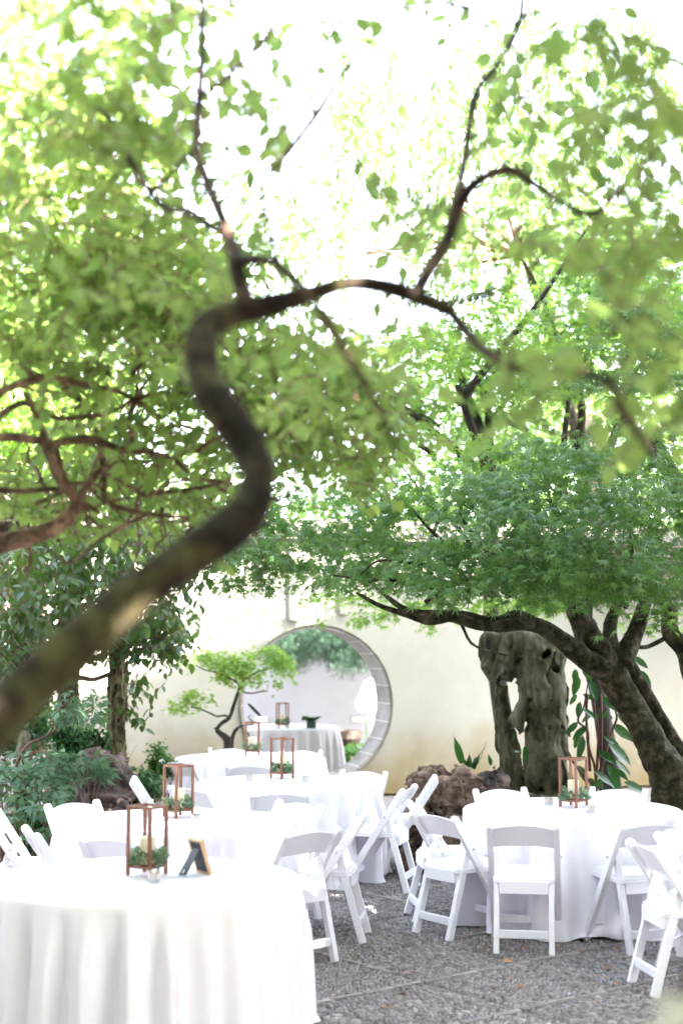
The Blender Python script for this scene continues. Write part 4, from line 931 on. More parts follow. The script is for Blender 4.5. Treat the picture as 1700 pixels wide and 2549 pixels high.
# furrowed trunks at left
def furrowed(px, Y, r, ztop, label, leaves, kind='camellia_leaf', lean=0):
    x = at(px, 1900, Y).x; t_ = thing('evergreen_tree', (x, Y, 0), label, 'tree', 'broadleaf evergreens before the left end of the wall')
    def f(P):
        cx = x+lean*P[..., 2]; d = np.hypot(P[..., 0]-cx, P[..., 1]-Y)-r*(1+.25*np.exp(-P[..., 2]*5)); d = np.maximum(d, np.maximum(-P[..., 2], P[..., 2]-ztop))
        q = P*np.array([1, 1, .30]); return d-.052*(np.abs(fbm(q, 20, 2, px))*-2.2+.4)-.014*fbm(P, 34, 2)
    V, Q = nets(f, (x-r*1.7+min(0, lean*ztop), Y-r*1.7, 0), (x+r*1.7+max(0, lean*ztop), Y+r*1.7, ztop), .013)
    mesh_np('trunk', V, Q, 'rough_bark', t_, t_.location)
    P, Dv, Nn, S, tb = sprays(leaves, per=9, length=.42, leaf=.105, droop=.75, jit=.3)
    foliage(t_, OV, P, Dv, Nn, S, kind, singles=300); o = tb.build('twigs', 'twig', t_, smooth=True); o['kind'] = 'stuff'
    for k in range(6):
        a = k*1.05; p_, r_ = wander((x+lean*ztop, Y, ztop-.5+.05*k), (math.cos(a), -.3+math.sin(a)*.6, .35), 1.6, 6, .04, .25); wpath(t_, p_, r_, 'rough_bark', n=8)
    return t_
ev1 = furrowed(291, 14.6, .092, 3.4, 'straight furrowed trunk with drooping leaves, sunlit near the top, right of the boulder', region(190, [(300, 1430, 120, 70, 1.5, 13.6, 15), (400, 1440, 70, 60, .35, 13.8, 15), (320, 1590, 35, 55, .2, 14.4, 14.8), (250, 1330, 200, 90, 1.6, 13, 15.5)]))
wpath(ev1, [atd(252, 1548, 14.6), atd(215, 1560, 14.5), atd(185, 1556, 14.4), atd(160, 1560, 14.3)], [.022, .026, .03, .02], 'twig', n=8)
wpath(ev1, [atd(320, 1480, 14.4), atd(345, 1488, 14.3), atd(365, 1502, 14.2), atd(390, 1494, 14.2)], [.012, .012, .010, .006], 'twig', n=6)
furrowed(166, 14.3, .10, 3.3, 'furrowed trunk behind the peony stems, left of the drooping-leaf tree', region(330, [(90, 1350, 190, 130, 2, 12.5, 15), (60, 1480, 120, 90, 1.2, 12.5, 14.5), (250, 1260, 230, 80, 1.2, 12.5, 15), (420, 1230, 200, 70, .7, 12, 14)]))

# maples -------------------------------------------------------------------
def pads(padl, dens, size, droopn=.35):
    P = []; Dv = []; Nn = []; S = []
    for (x, y, Y, rx, rz_, ry, w) in padl:       # displayed px centre, depth, world half extents
        c = np.array(atd(x, y, Y)); n = int(dens*rx*ry*w)
        a = RS.uniform(0, 6.28, n); r = np.sqrt(RS.rand(n)); sub = 1+.18*np.sin(5*a+x)+.1*np.sin(9*a)
        X, Yy = rx*r*np.cos(a)*sub, ry*r*np.sin(a)*sub; pos0 = np.stack([c[0]+X, c[1]+Yy, X*0], 1)
        layer = RS.randint(0, 4, n)/3.0; z = rz_*(.65-r*r*.9)-layer*rz_*.9+.09*fbm(pos0, 2.5, 2)+RS.normal(size=n)*.018
        pos = np.stack([c[0]+X, c[1]+Yy, c[2]+z], 1)
        hole = fbm(pos, 3.2, 2, 50) > .28-.35*r; hole &= RS.rand(n) < .85; k = ~hole
        out = np.stack([X/rx, Yy/ry, -.35-.5*r*r], 1)+RS.normal(size=(n, 3))*.45; nn = np.stack([X/rx*.3, Yy/ry*.3-.12, np.ones(n)], 1)+RS.normal(size=(n, 3))*droopn
        P.append(pos[k]); Dv.append(out[k]); Nn.append(nn[k]); S.append((size*RS.uniform(.65, 1.2, n))[k])
    return [np.concatenate(q) for q in (P, Dv, Nn, S)]
mp = thing('maple_tree', (at(1680, 2000, 12.2).x, 12.2, 0), 'big spreading maple with a leaning mossy trunk behind the right table', 'tree')
Ym = 12.2
def m2(x, y): return (x, y, Ym)       # crop2 (850..,1400.., .5421) to displayed
def c2(x, y): return ((850+x*.5421)/D, (1400+y*.5421)/D)
def mlimb(pts, nm='branch', **k): return limb(mp, [(*c2(x, y), Y, w*.5421/D) for x, y, Y, w in pts], 'maple_bark', name=nm, **k)
mlimb([(1600, 1250, 12.2, 150), (1560, 1120, 12.2, 128), (1515, 1000, 12.2, 98), (1452, 880, 12.2, 76), (1378, 750, 12.2, 66), (1305, 630, 12.2, 68), (1245, 520, 12.2, 76), (1195, 430, 12.2, 66), (1150, 350, 12.2, 54), (1100, 270, 12.25, 50), (1050, 180, 12.3, 36)], 'trunk', n=40, k=14, noise=.24, nscale=9)
mlimb([(1230, 500, 12.15, 60), (1130, 450, 12.1, 50), (1040, 380, 12.05, 44), (940, 310, 12.0, 40), (850, 280, 11.9, 34), (700, 295, 11.8, 26), (600, 280, 11.8, 24), (500, 250, 11.8, 24), (400, 270, 11.7, 20), (300, 240, 11.7, 15), (180, 200, 11.6, 11), (70, 140, 11.5, 7)], n=16, k=7, noise=.2)
mlimb([(950, 320, 12.0, 26), (820, 250, 11.9, 30), (700, 270, 11.9, 22), (540, 240, 12, 20), (420, 240, 12.1, 22), (300, 220, 12.2, 14), (200, 150, 12.3, 9), (120, 80, 12.4, 6)], n=14, k=7, noise=.25)
mlimb([(1280, 470, 12.2, 60), (1330, 360, 12.3, 44), (1370, 260, 12.3, 36), (1400, 150, 12.4, 28), (1420, 20, 12.5, 20)], n=16, k=6)
mlimb([(1240, 420, 12.2, 44), (1230, 310, 12.4, 34), (1260, 200, 12.5, 24), (1290, 100, 12.6, 16)], n=12, k=6)
mlimb([(1300, 460, 12.25, 46), (1385, 580, 12.4, 30), (1450, 690, 12.5, 28), (1520, 810, 12.5, 30), (1590, 930, 12.4, 45)], n=14, k=6)
mlimb([(1640, 560, 12.7, 60), (1570, 400, 12.7, 46), (1510, 330, 12.7, 40), (1500, 230, 12.7, 40), (1450, 150, 12.7, 26)], n=14, k=6)
mlimb([(1340, 385, 12.5, 9), (1400, 388, 12.6, 10), (1480, 350, 12.7, 12)], n=8, k=4)
mlimb([(1120, 300, 12.3, 30), (1120, 100, 12.5, 26), (1060, -60, 12.7, 22), (1080, -180, 12.8, 16)], n=10, k=5)
for k in range(16):
    s0 = atd(*c2(RS.uniform(200, 1500), RS.uniform(60, 260)), RS.uniform(11.6, 12.8)); p_, r_ = wander(s0, (RS.uniform(-1, .6), RS.uniform(-.6, .4), RS.uniform(.1, .8)), RS.uniform(.8, 1.6), 7, .028, .28); wpath(mp, p_, r_, 'maple_bark', n=8, k=3)
PADS = [(960, 1120, 11.2, 1.05, .22, .8, 1), (1250, 1120, 11.4, 1.1, .22, .9, 1.1), (1440, 1160, 10.9, 1.1, .25, .9, 1.2), (1180, 1215, 10.7, .8, .2, .7, 1.1), (1320, 1270, 10.6, .95, .24, .7, 1.2), (1500, 1290, 10.8, .8, .22, .8, 1),
        (1010, 1270, 11.5, .95, .17, .7, 1.2), (1080, 1310, 10.9, .62, .15, .6, 1.2), (1240, 1335, 11.0, .9, .16, .6, 1.1), (1430, 1350, 11.4, .9, .18, .7, 1), (700, 1150, 11.8, .75, .18, .6, .9), (640, 1275, 11.9, .8, .14, .6, 1.1), (760, 1310, 12.6, .8, .1, .6, 1),
        (840, 1330, 11.9, .7, .12, .6, .9), (660, 1210, 12.3, .8, .12, .5, 1.1), (900, 1190, 12.4, .8, .12, .5, 1), (1350, 1060, 11.6, 1.0, .2, .7, 1), (1560, 1080, 11.8, .7, .2, .6, .9), (1420, 1010, 12.0, .8, .18, .6, .8), (1250, 1030, 12.2, .7, .15, .6, .8), (1550, 960, 12.2, .6, .18, .5, .9), (1080, 1070, 12.2, .6, .13, .5, .8), (520, 1270, 12.8, .6, .1, .5, 1), (1560, 1180, 11.6, .8, .3, .8, 1), (780, 1235, 12.1, .8, .14, .7, .9), (1530, 1390, 12.0, .6, .2, .6, .8), (520, 1190, 12.2, .6, .14, .5, .7),
        (560, 1345, 12.4, .4, .08, .4, .8)]
P, Dv, Nn, S = pads(PADS, 1500, .068)
foliage(mp, STAR, P, Dv, Nn, S, 'maple_leaf', singles=300)
# bright lower spray beyond the limb
PB2 = [(930, 1400, 13.6, .7, .08, .5, .7), (1120, 1385, 14, .8, .1, .7, .8), (860, 1420, 14.2, .5, .06, .4, .6), (970, 1445, 13.8, .28, .06, .3, .5), (1250, 1390, 14, .6, .12, .5, .8), (1480, 1440, 14, .5, .1, .4, .5), (790, 1370, 14.4, .5, .08, .4, .7)]
mb1 = thing('maple_tree', (2.9, 15.2, 0), 'lime green maple behind the big one, its sprays hanging over the wall', 'tree')
P, Dv, Nn, S = pads(PB2, 1100, .07); P2 = []
wpath(mb1, [(2.9, 15.2, -.03), (2.7, 15.1, 1.4), (2.3, 15, 2.6), (1.6, 14.8, 3.6), (1.2, 14.6, 4.6)], [.11, .09, .08, .06, .03], 'dark_bark', n=12, name='trunk')
for q in [((2.3, 15, 2.6), (.8, 14.2, 2.9), (.1, 13.9, 2.62)), ((2.5, 15, 2.2), (1.9, 14.4, 2.7), (1.0, 13.8, 2.75)), ((1.6, 14.8, 3.6), (.6, 14.6, 4.4), (-.2, 14.4, 4.9)), ((1.2, 14.6, 4.4), (2.0, 14.6, 5.4), (2.6, 14.6, 6.3))]: wpath(mb1, q, [.05, .03, .01], 'dark_bark', n=8)
# glowing rear canopy
PR = []
for k in range(46):
    x = RS.uniform(780, 1600); y = RS.uniform(640 if x > 1050 else 760, 1090); PR.append((x, y, RS.uniform(13.2, 17), RS.uniform(.5, .95), .13, RS.uniform(.4, .8), RS.uniform(.5, 1)))
for k in range(40):
    y = RS.uniform(470, 880); PR.append((RS.uniform(1330 if y < 760 else 1000, 1620), y, RS.uniform(14.4, 17) if y < 760 else RS.uniform(16.5, 18), RS.uniform(.5, .9), .16, RS.uniform(.4, .8), RS.uniform(.7, 1)))
for k in range(8): PR.append((RS.uniform(1330, 1600), RS.uniform(520, 700), RS.uniform(14, 16), RS.uniform(.6, .9), .15, .6, 1))
A = pads(PR, 620, .08); P = np.concatenate([P, A[0]]); Dv = np.concatenate([Dv, A[1]]); Nn = np.concatenate([Nn, A[2]]); S = np.concatenate([S, A[3]])
foliage(mb1, STAR, P, Dv, Nn, S, 'maple_back', singles=200)
mb2 = thing('maple_tree', (2.3, 16.2, 0), 'rear maple with thin dark forked stems showing through the bright leaves', 'tree')
wpath(mb2, [(2.0, 16.2, -.03), (1.7, 16.1, 2), atd(1125, 1050, 15.6), atd(1100, 980, 15.6), atd(1070, 900, 15.6), atd(1050, 840, 15.6)], [.12, .1, .06, .055, .045, .03], 'dark_bark', n=10, name='trunk')
for q in [[(1125, 1000, 15.6, 10), (1118, 930, 15.6, 9), (1112, 905, 15.6, 12), (1100, 880, 15.6, 5), (1090, 850, 15.6, 4)], [(1112, 905, 15.6, 6), (1130, 880, 15.6, 5), (1135, 850, 15.6, 4)], [(1320, 1060, 15.5, 12), (1335, 960, 15.5, 10), (1330, 880, 15.5, 8), (1350, 800, 15.5, 6)],
          [(1290, 1060, 15.8, 8), (1300, 960, 15.8, 7), (1310, 880, 15.8, 5)], [(960, 950, 15.4, 5), (1010, 980, 15.4, 5)], [(1150, 960, 15.2, 5), (1210, 990, 15.2, 6)], [(1370, 1060, 15, 13), (1400, 1020, 15, 11), (1420, 960, 15, 8)], [(1560, 1150, 12.6, 22), (1530, 1070, 12.8, 20), (1490, 990, 13, 14)],
          [(960, 1020, 15, 6), (1000, 1045, 15, 8)], [(1180, 560, 16, 4), (1250, 700, 16, 5), (1300, 850, 16, 6)], [(1450, 620, 15, 5), (1440, 800, 15, 7), (1430, 1000, 15, 9)]]: limb(mb2, q, 'dark_bark', n=8, k=4, noise=.3)
PR = [(RS.uniform(1340, 1600), RS.uniform(620, 900), RS.uniform(12.4, 13.6), RS.uniform(.4, .8), .15, .5, 1.2) for _ in range(16)]+[(RS.uniform(880, 1300), RS.uniform(700, 1020), RS.uniform(15, 17), .7, .12, .6, .8) for _ in range(14)]
P, Dv, Nn, S = pads(PR, 900, .07); foliage(mb2, STAR, P, Dv, Nn, S, 'maple_leaf')

# little maple before the gate
Yl = 17.2
lm = thing('dwarf_maple', (at(565, 1880, Yl).x, Yl, 0), 'dwarf maple with a crooked dark stem in front of the moon gate', 'tree')
def c5(x, y): return ((380+x*300/1568)/D, (1540+y*300/1568)/D)
def ll(pts, nm='branch', m='dark_bark'): return limb(lm, [(*c5(x, y), Yl+dy, w*.1913/D) for x, y, dy, w in pts], m, name=nm, n=10, k=5, noise=.25, nscale=20)
ll([(980, 1950, 0, 62), (985, 1700, 0, 66), (985, 1600, 0, 60), (950, 1545, 0, 48), (880, 1490, 0, 32), (840, 1440, 0, 26), (900, 1360, 0, 24), (1000, 1290, 0, 26), (1050, 1150, 0, 24), (1110, 980, 0, 24), (1150, 880, 0, 24), (1200, 780, 0, 18)], 'trunk')
ll([(1030, 1680, 0, 26), (1040, 1560, 0, 24), (1070, 1470, -.02, 26), (1130, 1410, -.05, 12), (1200, 1385, -.1, 9), (1290, 1380, -.1, 9), (1310, 1350, -.1, 8), (1250, 1290, -.1, 6), (1270, 1255, -.1, 6)])
ll([(850, 1450, 0, 18), (805, 1420, 0, 12)]); ll([(990, 1280, 0, 12), (940, 1260, 0, 12), (840, 1270, 0, 11), (770, 1240, 0, 11), (680, 1200, 0, 10), (610, 1170, 0, 9), (500, 1150, 0, 8)])
ll([(1150, 880, 0, 16), (1080, 820, 0, 12), (960, 750, 0, 10), (830, 700, 0, 9), (660, 660, 0, 7), (560, 600, 0, 5)]); ll([(1150, 930, 0, 14), (1200, 960, -.05, 12), (1300, 970, -.1, 9), (1400, 950, -.1, 8), (1500, 940, -.1, 6)])
ll([(1200, 790, 0, 14), (1350, 700, 0, 12), (1500, 660, 0, 10)]); ll([(1245, 1110, -.1, 12), (1300, 1160, -.12, 20), (1400, 1265, -.15, 20)]); ll([(1240, 1480, -.1, 14), (1265, 1560, -.1, 10)])
def wpad(x, y, rx, rz_, w): X, Y = c5(x, y); return (X, Y, Yl+RS.uniform(-.2, .1), rx, rz_, .32, w)
PL = [wpad(900, 560, .42, .10, 1.2), (*c5(620, 520), Yl, .28, .07, .3, 1), wpad(1300, 560, .42, .15, 1.5), wpad(1560, 560, .30, .15, 1.4), wpad(1100, 650, .35, .1, 1.2), wpad(1350, 800, .3, .07, .9), wpad(900, 810, .15, .04, .8), wpad(480, 1080, .26, .09, 1.2), wpad(560, 1000, .2, .06, .9), wpad(720, 1090, .15, .05, .6), wpad(1480, 440, .25, .07, 1.2)]
PL = [(a, b, c, d*1.1, e*1.35, f, g) for a, b, c, d, e, f, g in PL]
P, Dv, Nn, S = pads(PL, 2700, .055); foliage(lm, STAR, P, Dv, Nn, S, 'maple_back', singles=150)

# far canopy beyond the walls
def far_tree(x, Y, zc, r, n, m, label, leaf=.16, T_=OV, singles=0, name='tree_beyond_wall'):
    t_ = thing(name, (x, Y, 0), label, 'tree', 'trees beyond the garden wall')
    wpath(t_, [(x, Y, -.03), (x+.1, Y, zc*.5), (x, Y, zc)], [r*.06, r*.05, r*.03], 'dark_bark', n=10, name='trunk')
    for k in range(7):
        a = k*.9; p_, r_ = wander((x, Y, zc-r*.5), (math.cos(a), math.sin(a), .7), r, 6, r*.025, .2); wpath(t_, p_, r_, 'dark_bark', n=6, k=2)
    nb_ = 26; bc = rvec(nb_)*RS.uniform(.35, .95, (nb_, 1))*r*np.array([1, 1, .8]); w = RS.randint(0, nb_, n)
    pos = bc[w]+RS.normal(size=(n, 3))*r*np.array([.17, .17, .11])+np.array([x, Y, zc]); foliage(t_, T_, pos, rvec(n, -.5), rvec(n, .8), leaf*RS.uniform(.6, 1.3, n), m)
FT = [(-7.5, 25, 6.5, 4.5, 8000, 'camellia_leaf', 'tall green tree behind the left end of the wall'), (-2.6, 27, 3.6, 3.0, 6500, 'far_leaf', 'pale green tree behind the wall, left of the moon gate'), (1.2, 27, 3.6, 2.8, 6000, 'far_leaf', 'pale sunlit shrubby tree showing in the gap above the moon gate'),
      (4.6, 26, 5.2, 3.6, 8000, 'far_leaf', 'bright green tree beyond the wall at the right'), (9.0, 27, 7.5, 5, 8000, 'maple_back', 'large tree beyond the wall at the far right'), (-5.5, 32, 10, 5.5, 8000, 'far_leaf', 'very tall pale tree rising at upper left'), (-6, 19.5, 5.2, 2.8, 7000, 'maple_back', 'leafy tree rising over the timber pavilion')]
for x, Y, zc, r, n, m, lb in FT: far_tree(x, Y, zc, r, n, m, lb)
wl = thing('weeping_tree', (4.5, 24, 0), 'pale feathery weeping tree washed out against the bright sky at the top', 'tree')
wpath(wl, [(4.5, 24, -.03), (4.2, 24, 5), (3.0, 23.6, 9)], [.3, .25, .12], 'dark_bark', n=10, name='trunk')
cen = region(420, [(1300, 200, 300, 200, 2, 20, 26), (1000, 330, 260, 160, .9, 20, 26), (1200, 520, 260, 110, 1.2, 20, 26), (850, 220, 100, 160, .4, 20, 24), (700, 480, 160, 120, .5, 20, 24)])
P = []; Dv = []
for c in cen:
    n = 26; t = np.linspace(0, 1, n); d = RS.normal(size=2)*.5; P.append(np.stack([c[0]+d[0]*t, c[1]+d[1]*t, c[2]-.9*t*t], 1)); q = np.stack([d[0]+RS.normal(size=n)*.6, d[1]+RS.normal(size=n)*.6, -.5-t], 1); Dv.append(q)
P = np.concatenate(P); Dv = np.concatenate(Dv); n = len(P); foliage(wl, OVN, P, Dv, rvec(n, .5), RS.uniform(.1, .2, n), 'far_leaf')
for k in range(9):
    p_, r_ = wander((3.0, 23.6, 8.5), (RS.uniform(-1, .6), RS.uniform(-.3, .3), RS.uniform(-.1, .5)), RS.uniform(3, 5), 8, .04, .25); wpath(wl, p_, r_, 'twig', n=6, k=2)

# pine over courtyard
pn = thing('pine_tree', (1.9, 22.6, 0), 'dark blue-green pine bough filling the top of the moon gate', 'tree')
wpath(pn, [(1.9, 22.6, -.03), (1.6, 22.5, 1.4), (.6, 22.4, 2.35), (-.6, 22.4, 2.5)], [.1, .08, .05, .03], 'rough_bark', n=10, name='trunk')
cl = []
for k in range(330):
    x, y = RS.uniform(675, 930), RS.uniform(1560, 1665); 
    if (y-1560)/110 > .72+.15*math.sin(x/22)+.2*RS.rand(): continue
    cl.append(tuple(at(x, y, RS.uniform(21.6, 23))))
for k in range(260): cl.append((RS.uniform(-2.6, 2.6), RS.uniform(20.4, 23.2), RS.uniform(2.6, 3.3)))  # unseen clusters added above the gate view to dim the courtyard
P = []; Dv = []
for c in cl:
    n = 26; d = rvec(n, .25); P.append(np.array(c)+d*.05+RS.normal(size=(n, 3))*.045); Dv.append(d)
P = np.concatenate(P); Dv = np.concatenate(Dv); n = len(P); foliage(pn, NEE, P, Dv, rvec(n), RS.uniform(.07, .12, n), 'pine_leaf')

# ------------------------------------------------------------------ shrubs and small plants
def peony(px, py, Y, spread, n, label, hgt, z0=.1):
    c = at(px, py, Y); t_ = thing('peony_shrub', (c.x, Y, 0), label, 'shrub', 'tree peonies at the left'); P = []; Dv = []
    for k in range(n):
        a = RS.uniform(0, 6.28); r = spread*math.sqrt(RS.rand()); h = c.z+hgt*(.5-(r/spread)**2*.7)+RS.normal()*.07*hgt*3
        q = Vector((c.x+r*math.cos(a), Y+r*math.sin(a)*.7, max(.1, h))); P.append(tuple(q)); Dv.append((math.cos(a)+RS.normal()*.3, math.sin(a)-.5+RS.normal()*.3, -.25))
        if k % 9 == 0:
            s0 = Vector((c.x+.15*math.cos(a), Y+.1*math.sin(a), 0)); mid = s0.lerp(q, .6)+Vector((0, 0, .12)); wpath(t_, [s0, mid, q], [.009, .006, .004], 'twig', n=5, k=3, name='stem')
    P = np.array(P); Dv = np.array(Dv); foliage(t_, PEO, P, Dv, rvec(n, 2.2)+np.array([0, -.5, 0]), RS.uniform(.10, .17, n), 'peony_leaf', singles=300)
peony(45, 1960, 11.8, .42, 110, 'tree peony with grey-green lobed leaves at the left edge', .35)
peony(178, 1915, 12.2, .33, 80, 'tree peony with long lobed leaves in front of the dark boulders', .22)
peony(75, 2050, 11.4, .40, 90, 'low blue-green tree peony behind the left chairs', .3)
pe = thing('peony_shrub', (at(40, 2000, 12).x, 12, 0), 'tall bare-stemmed tree peony with leaves fanned against the pale wall', 'shrub', 'tree peonies at the left')
def q7(x, y, Y=12): return at(x*.2339, 1650+y*.2339, Y)
wpath(pe, [(q7(200, 1400).x, 12, 0), q7(180, 1220), q7(220, 1000), q7(320, 860), q7(440, 810), q7(560, 740), q7(670, 650), q7(730, 560)], [.014, .012, .012, .011, .010, .009, .008, .004], 'red_stem', n=8, name='stem')
for q in [[(440, 810), (540, 730), (600, 560), (690, 400)], [(560, 740), (600, 680), (480, 540), (430, 520)], [(640, 500), (720, 420), (800, 350)], [(670, 650), (780, 600), (900, 520), (1040, 460)]]: wpath(pe, [q7(*p) for p in q], [.006, .005, .004, .002][:len(q)], 'red_stem', n=5, name='stem')
n = 60; X = RS.normal(size=n); xy = [(RS.uniform(560, 1080), 0) for _ in range(n)]; P = []
for x, _ in xy: P.append(tuple(q7(x, RS.choice([330, 480, 560, 600], p=[.25, .3, .3, .15])+RS.normal()*45-(40 if x > 800 else 0), 12+RS.uniform(-.2, .2))))
P = np.array(P); foliage(pe, PEO, P, np.stack([(P[:, 0]-P[:, 0].mean())*3+RS.normal(size=n)*.5, RS.uniform(-1, .2, n), -.3+0*X], 1), rvec(n, 2), RS.uniform(.10, .15, n), 'peony_leaf', singles=60)
def bush(px, py, Y, r, n, label, m='box_leaf', leaf=.035, zs=1.0):
    c = at(px, py, Y); t_ = thing('shrub', (c.x, Y, 0), label, 'shrub', 'small evergreen shrubs')
    nb_ = 14; bc = rvec(nb_)*RS.uniform(.2, .8, (nb_, 1))*r*np.array([1, .8, zs]); w = RS.randint(0, nb_, n); pos = bc[w]+RS.normal(size=(n, 3))*r*.2+np.array(c); pos[:, 2] = np.maximum(pos[:, 2], .02)
    for k in range(7): p_, r_ = wander((c.x, Y, -.02), (RS.normal()*.4, RS.normal()*.3, 1), max(.2, c.z+r*.5), 4, .01, .15); wpath(t_, p_, r_, 'twig', n=5, k=2, name='stem')
    foliage(t_, OV, pos, rvec(n, .4), rvec(n, .8), leaf*RS.uniform(.7, 1.3, n), m, singles=0)
bush(170, 1855, 13.7, .26, 1500, 'dark green glossy shrub at the foot of the left furrowed trunk', 'dark_leaf', .05)
bush(230, 1840, 14.0, .16, 700, 'dark green shrub left of the boulder', 'dark_leaf', .045)
bush(405, 1905, 14.0, .19, 1300, 'small-leaved green shrub behind the edge-on chair', 'box_leaf', .035, 1.2)
bush(370, 1965, 13.6, .22, 1300, 'low bluish shrub below the small-leaved one', 'peony_leaf', .05)
bush(330, 1990, 13.2, .2, 700, 'dark grassy shrub right of the boulders', 'dark_leaf', .06)
bush(20, 1800, 15.5, .6, 2500, 'dense dark shrub before the timber pavilion', 'dark_leaf', .07)
bush(90, 2090, 12.4, .35, 1500, 'dark low foliage behind the leftmost chairs', 'dark_leaf', .06)
# strap leaves by the wall
sl_ = thing('strap_leaf_plant', (at(1150, 1910, 13.2).x, 13.2, 0), 'upright strap-shaped dark leaves rising from the rock pile against the wall', 'plant')
def strap(x0, y0, x1, y1, w, Y=13.2):
    a, b = at(x0, y0, Y), at(x1, y1, Y); mb = MB(); n = 7; vs = []
    for i in range(n+1):
        t = i/n; p = a.lerp(b, t)+Vector((0, -.05*math.sin(t*3.1), 0)); q = w*(math.sin(min(1, t*1.15+.12)*math.pi)**.6)*.5+.001; s_ = Vector((b-a)).cross(Vector((0, 1, 0))).normalized(); vs += [p-s_*q+Vector((0, .01, 0)), p, p+s_*q+Vector((0, .01, 0))]
    fs = [(i*3+j, i*3+j+1, i*3+j+4, i*3+j+3) for i in range(n) for j in (0, 1)]; mb.add(vs, fs).build('leaf', 'dark_leaf', sl_, smooth=True)
for a in [(1150, 1900, 1126, 1822, .07), (1165, 1915, 1168, 1870, .05), (1175, 1912, 1195, 1872, .05), (1222, 1905, 1213, 1872, .035), (1160, 1912, 1155, 1885, .04), (1180, 1915, 1180, 1880, .04)]: strap(*a)
for a in [((1195, 1890), (1205, 1860), (1210, 1845)), ((1190, 1885), (1200, 1868), (1212, 1860))]: wpath(sl_, [at(x, y, 13.2) for x, y in a], [.004, .003, .002], 'box_leaf', n=4, name='stem')
# broad dark plant right of the scholar rock
bp_ = thing('broadleaf_shrub', (at(1485, 1990, 13.0).x, 13.0, 0), 'tall shrub with long dark glossy leaves on red stems between the rock and the maple', 'shrub')
def q8(x, y, dy=0): return at(1150+x*.2998, 1560+y*.2998, 13.0+dy)
for q in [[(1110, 1420), (1100, 1180), (1050, 1000), (1040, 860), (960, 780), (1010, 660), (1040, 480)], [(1120, 1250), (1190, 1060), (1220, 920), (1280, 770), (1270, 700)], [(1150, 1400), (1150, 1100), (1155, 800), (1150, 560)], [(1100, 1400), (1130, 900), (1095, 700), (1095, 580)], [(1080, 1300), (980, 1200), (840, 1020)], [(1060, 1200), (1030, 760), (1040, 560)]]: wpath(bp_, [q8(*p) for p in q], [.014, .012, .012, .010, .010, .008, .006][:len(q)], 'red_stem', n=6, name='stem')
LV = [((940, 350), (920, 470), 110), ((960, 400), (935, 560), 100), ((1000, 340), (1060, 440), 150), ((1060, 440), (1110, 600), 170), ((1130, 450), (1210, 540), 150), ((950, 560), (900, 640), 90), ((980, 620), (960, 740), 100), ((1000, 680), (1100, 760), 170), ((1080, 720), (1000, 790), 120), ((1120, 720), (1160, 760), 60), ((1160, 580), (1270, 690), 150), ((1210, 700), (1160, 760), 90), ((1230, 740), (1240, 780), 60), ((1290, 700), (1350, 810), 90), ((1240, 810), (1400, 930), 190), ((960, 790), (870, 880), 130), ((1030, 830), (920, 920), 130), ((970, 880), (940, 1000), 90), ((1000, 900), (960, 1080), 190), ((1170, 910), (1290, 980), 140), ((1210, 970), (1395, 1130), 230), ((1120, 1030), (1260, 1120), 150), ((1040, 1090), (920, 1110), 120), ((1260, 1110), (1380, 1220), 150), ((1200, 1140), (1300, 1310), 230), ((1270, 1180), (1360, 1260), 140), ((1090, 1200), (1250, 1310), 200), ((1340, 1290), (1500, 1360), 180), ((1100, 1300), (1200, 1380), 150), ((960, 1150), (1030, 1290), 130), ((1060, 1250), (1100, 1350), 120), ((930, 1280), (890, 1350), 80), ((840, 1020), (900, 1080), 80), ((1420, 250), (1530, 330), 120), ((1460, 360), (1560, 480), 140), ((1500, 440), (1570, 520), 110), ((1180, 1250), (1100, 1340), 120), ((1000, 560), (1090, 600), 90), ((1240, 1250), (1290, 1370), 120), ((520, 980), (530, 1120), 80), ((430, 880), (420, 940), 50), ((430, 1040), (490, 1040), 70)]
P = []; Dv = []; S = []
for (a, b, L) in LV:
    dy = RS.uniform(-.15, .12); p, q = q8(*a, dy), q8(*b, dy); P.append(tuple(p)); v = q-p; Dv.append((v.x, RS.uniform(-.08, .05), v.z)); S.append(v.length*1.2)
n = len(P); foliage(bp_, T_ovate(.19, .05, -.1), np.array(P), np.array(Dv), np.stack([RS.normal(size=n)*.3, -np.ones(n), .5+RS.normal(size=n)*.3], 1), np.array(S), 'dark_leaf', singles=n)
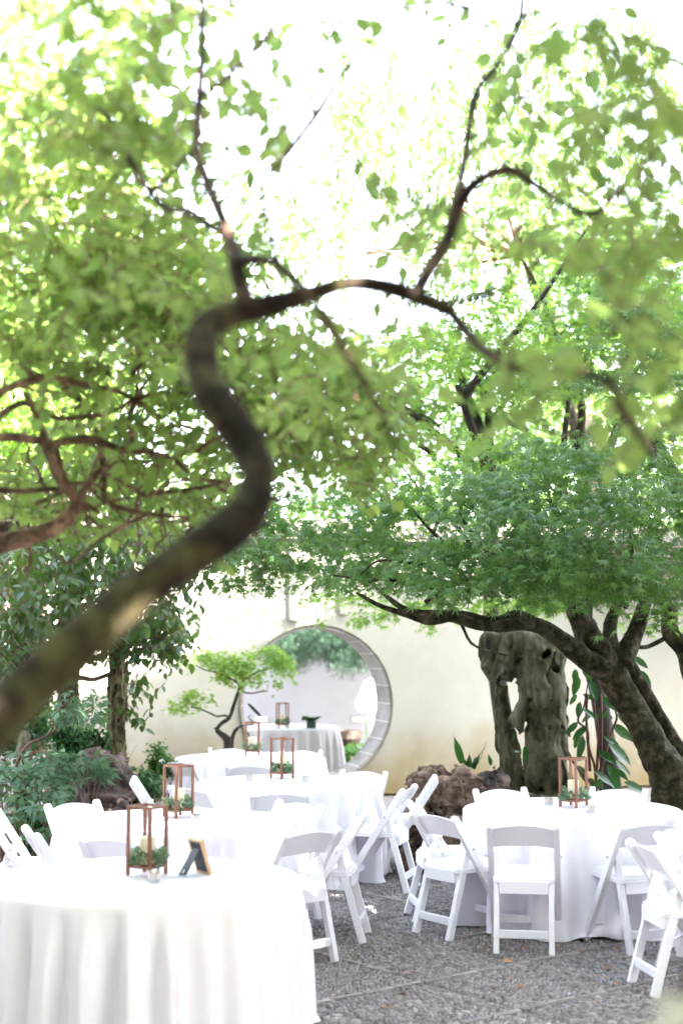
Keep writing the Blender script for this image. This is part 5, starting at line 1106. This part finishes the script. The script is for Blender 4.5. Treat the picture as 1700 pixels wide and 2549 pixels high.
# blurred white blossoms close to the lens at bottom right
bl = thing('white_blossom_spray', (at(1690, 2540, 1.7).x, 1.7, 0), 'out of focus white blossoms very close at the bottom right corner', 'flowers')
P = []; Dv = []
for x, y, Y in [(1655, 2490, 1.75), (1680, 2520, 1.7), (1700, 2545, 1.7), (1668, 2540, 1.72), (1640, 2556, 1.7), (1710, 2500, 1.7)]:
    c = np.array(at(x, y, Y))
    for k in range(5): a = k*1.2566; P.append(c); Dv.append((math.cos(a), -.3, math.sin(a)))
n = len(P); foliage(bl, RND, np.array(P), np.array(Dv), np.tile([0, -1., .2], (n, 1)), np.full(n, .013), 'petal', singles=n)
wpath(bl, [(at(1760, 2700, 1.7).x, 1.7, 0), at(1740, 2640, 1.72), at(1700, 2550, 1.72), at(1655, 2492, 1.752)], [.004, .004, .003, .001], 'twig', n=6, name='stem')
# fallen leaves on the paving
FLV = [(1308, 2354, 'below the front hem of the right tablecloth'), (1382, 2352, 'by the hem between the two front chairs of the right table'), (1520, 2407, 'on a patch of sun by the right front chair'), (985, 2475, 'in the open paving at the bottom centre'), (1015, 2420, 'left of the middle of the open paving'), (1230, 2458, 'near the lower edge in the open paving'), (1290, 2450, 'right of the other one near the lower edge'), (865, 2205, 'under the chair beside the middle tablecloth'), (1250, 2392, 'just in front of the centred chair')]
me = bpy.data.meshes.new('fallen_leaf'); me.from_pydata(OV[0].tolist(), [], OV[1].tolist()); me.materials.append(MATS['fallen'])
for x, y, w_ in FLV:
    p = floor_at(x, y, .018); o = bpy.data.objects.new('fallen_leaf', me); col.objects.link(o); o.location = p; s = RS.uniform(.05, .075); o.scale = (s, s, s); o.rotation_euler = (RS.normal()*.2, RS.normal()*.2, RS.uniform(0, 6.28))
    tag(o, 'dry brown leaf lying '+w_, 'leaf', 'fallen leaves on the paving')
n = 160; P = np.array([tuple(floor_at(RS.uniform(800, 1690), RS.uniform(2180, 2530), .014)) for _ in range(n)]); ddir = rvec(n); ddir[:, 2] *= .15
em = bpy.data.objects.new('e', None); em.location = (0, 0, 0)
a_ = RS.uniform(.015, .04, n); R_ = basis(ddir, np.tile([0, 0, 1.], (n, 1))+RS.normal(size=(n, 3))*.2); Wv = np.einsum('kij,vj->kvi', R_, OV[0])*a_[:, None, None]+P[:, None, :]
o = mesh_np('leaf_litter', Wv.reshape(-1, 3), (OV[1][None]+(np.arange(n)*len(OV[0]))[:, None, None]).reshape(-1, 3), 'fallen'); o['kind'] = 'stuff'; o['label'] = 'tiny dry leaf bits scattered over the pebble paving'
tris = sum(len(o.data.polygons) for o in sc.objects if o.type == 'MESH'); print('polys incl. shared', tris, 'objects', len(sc.objects))
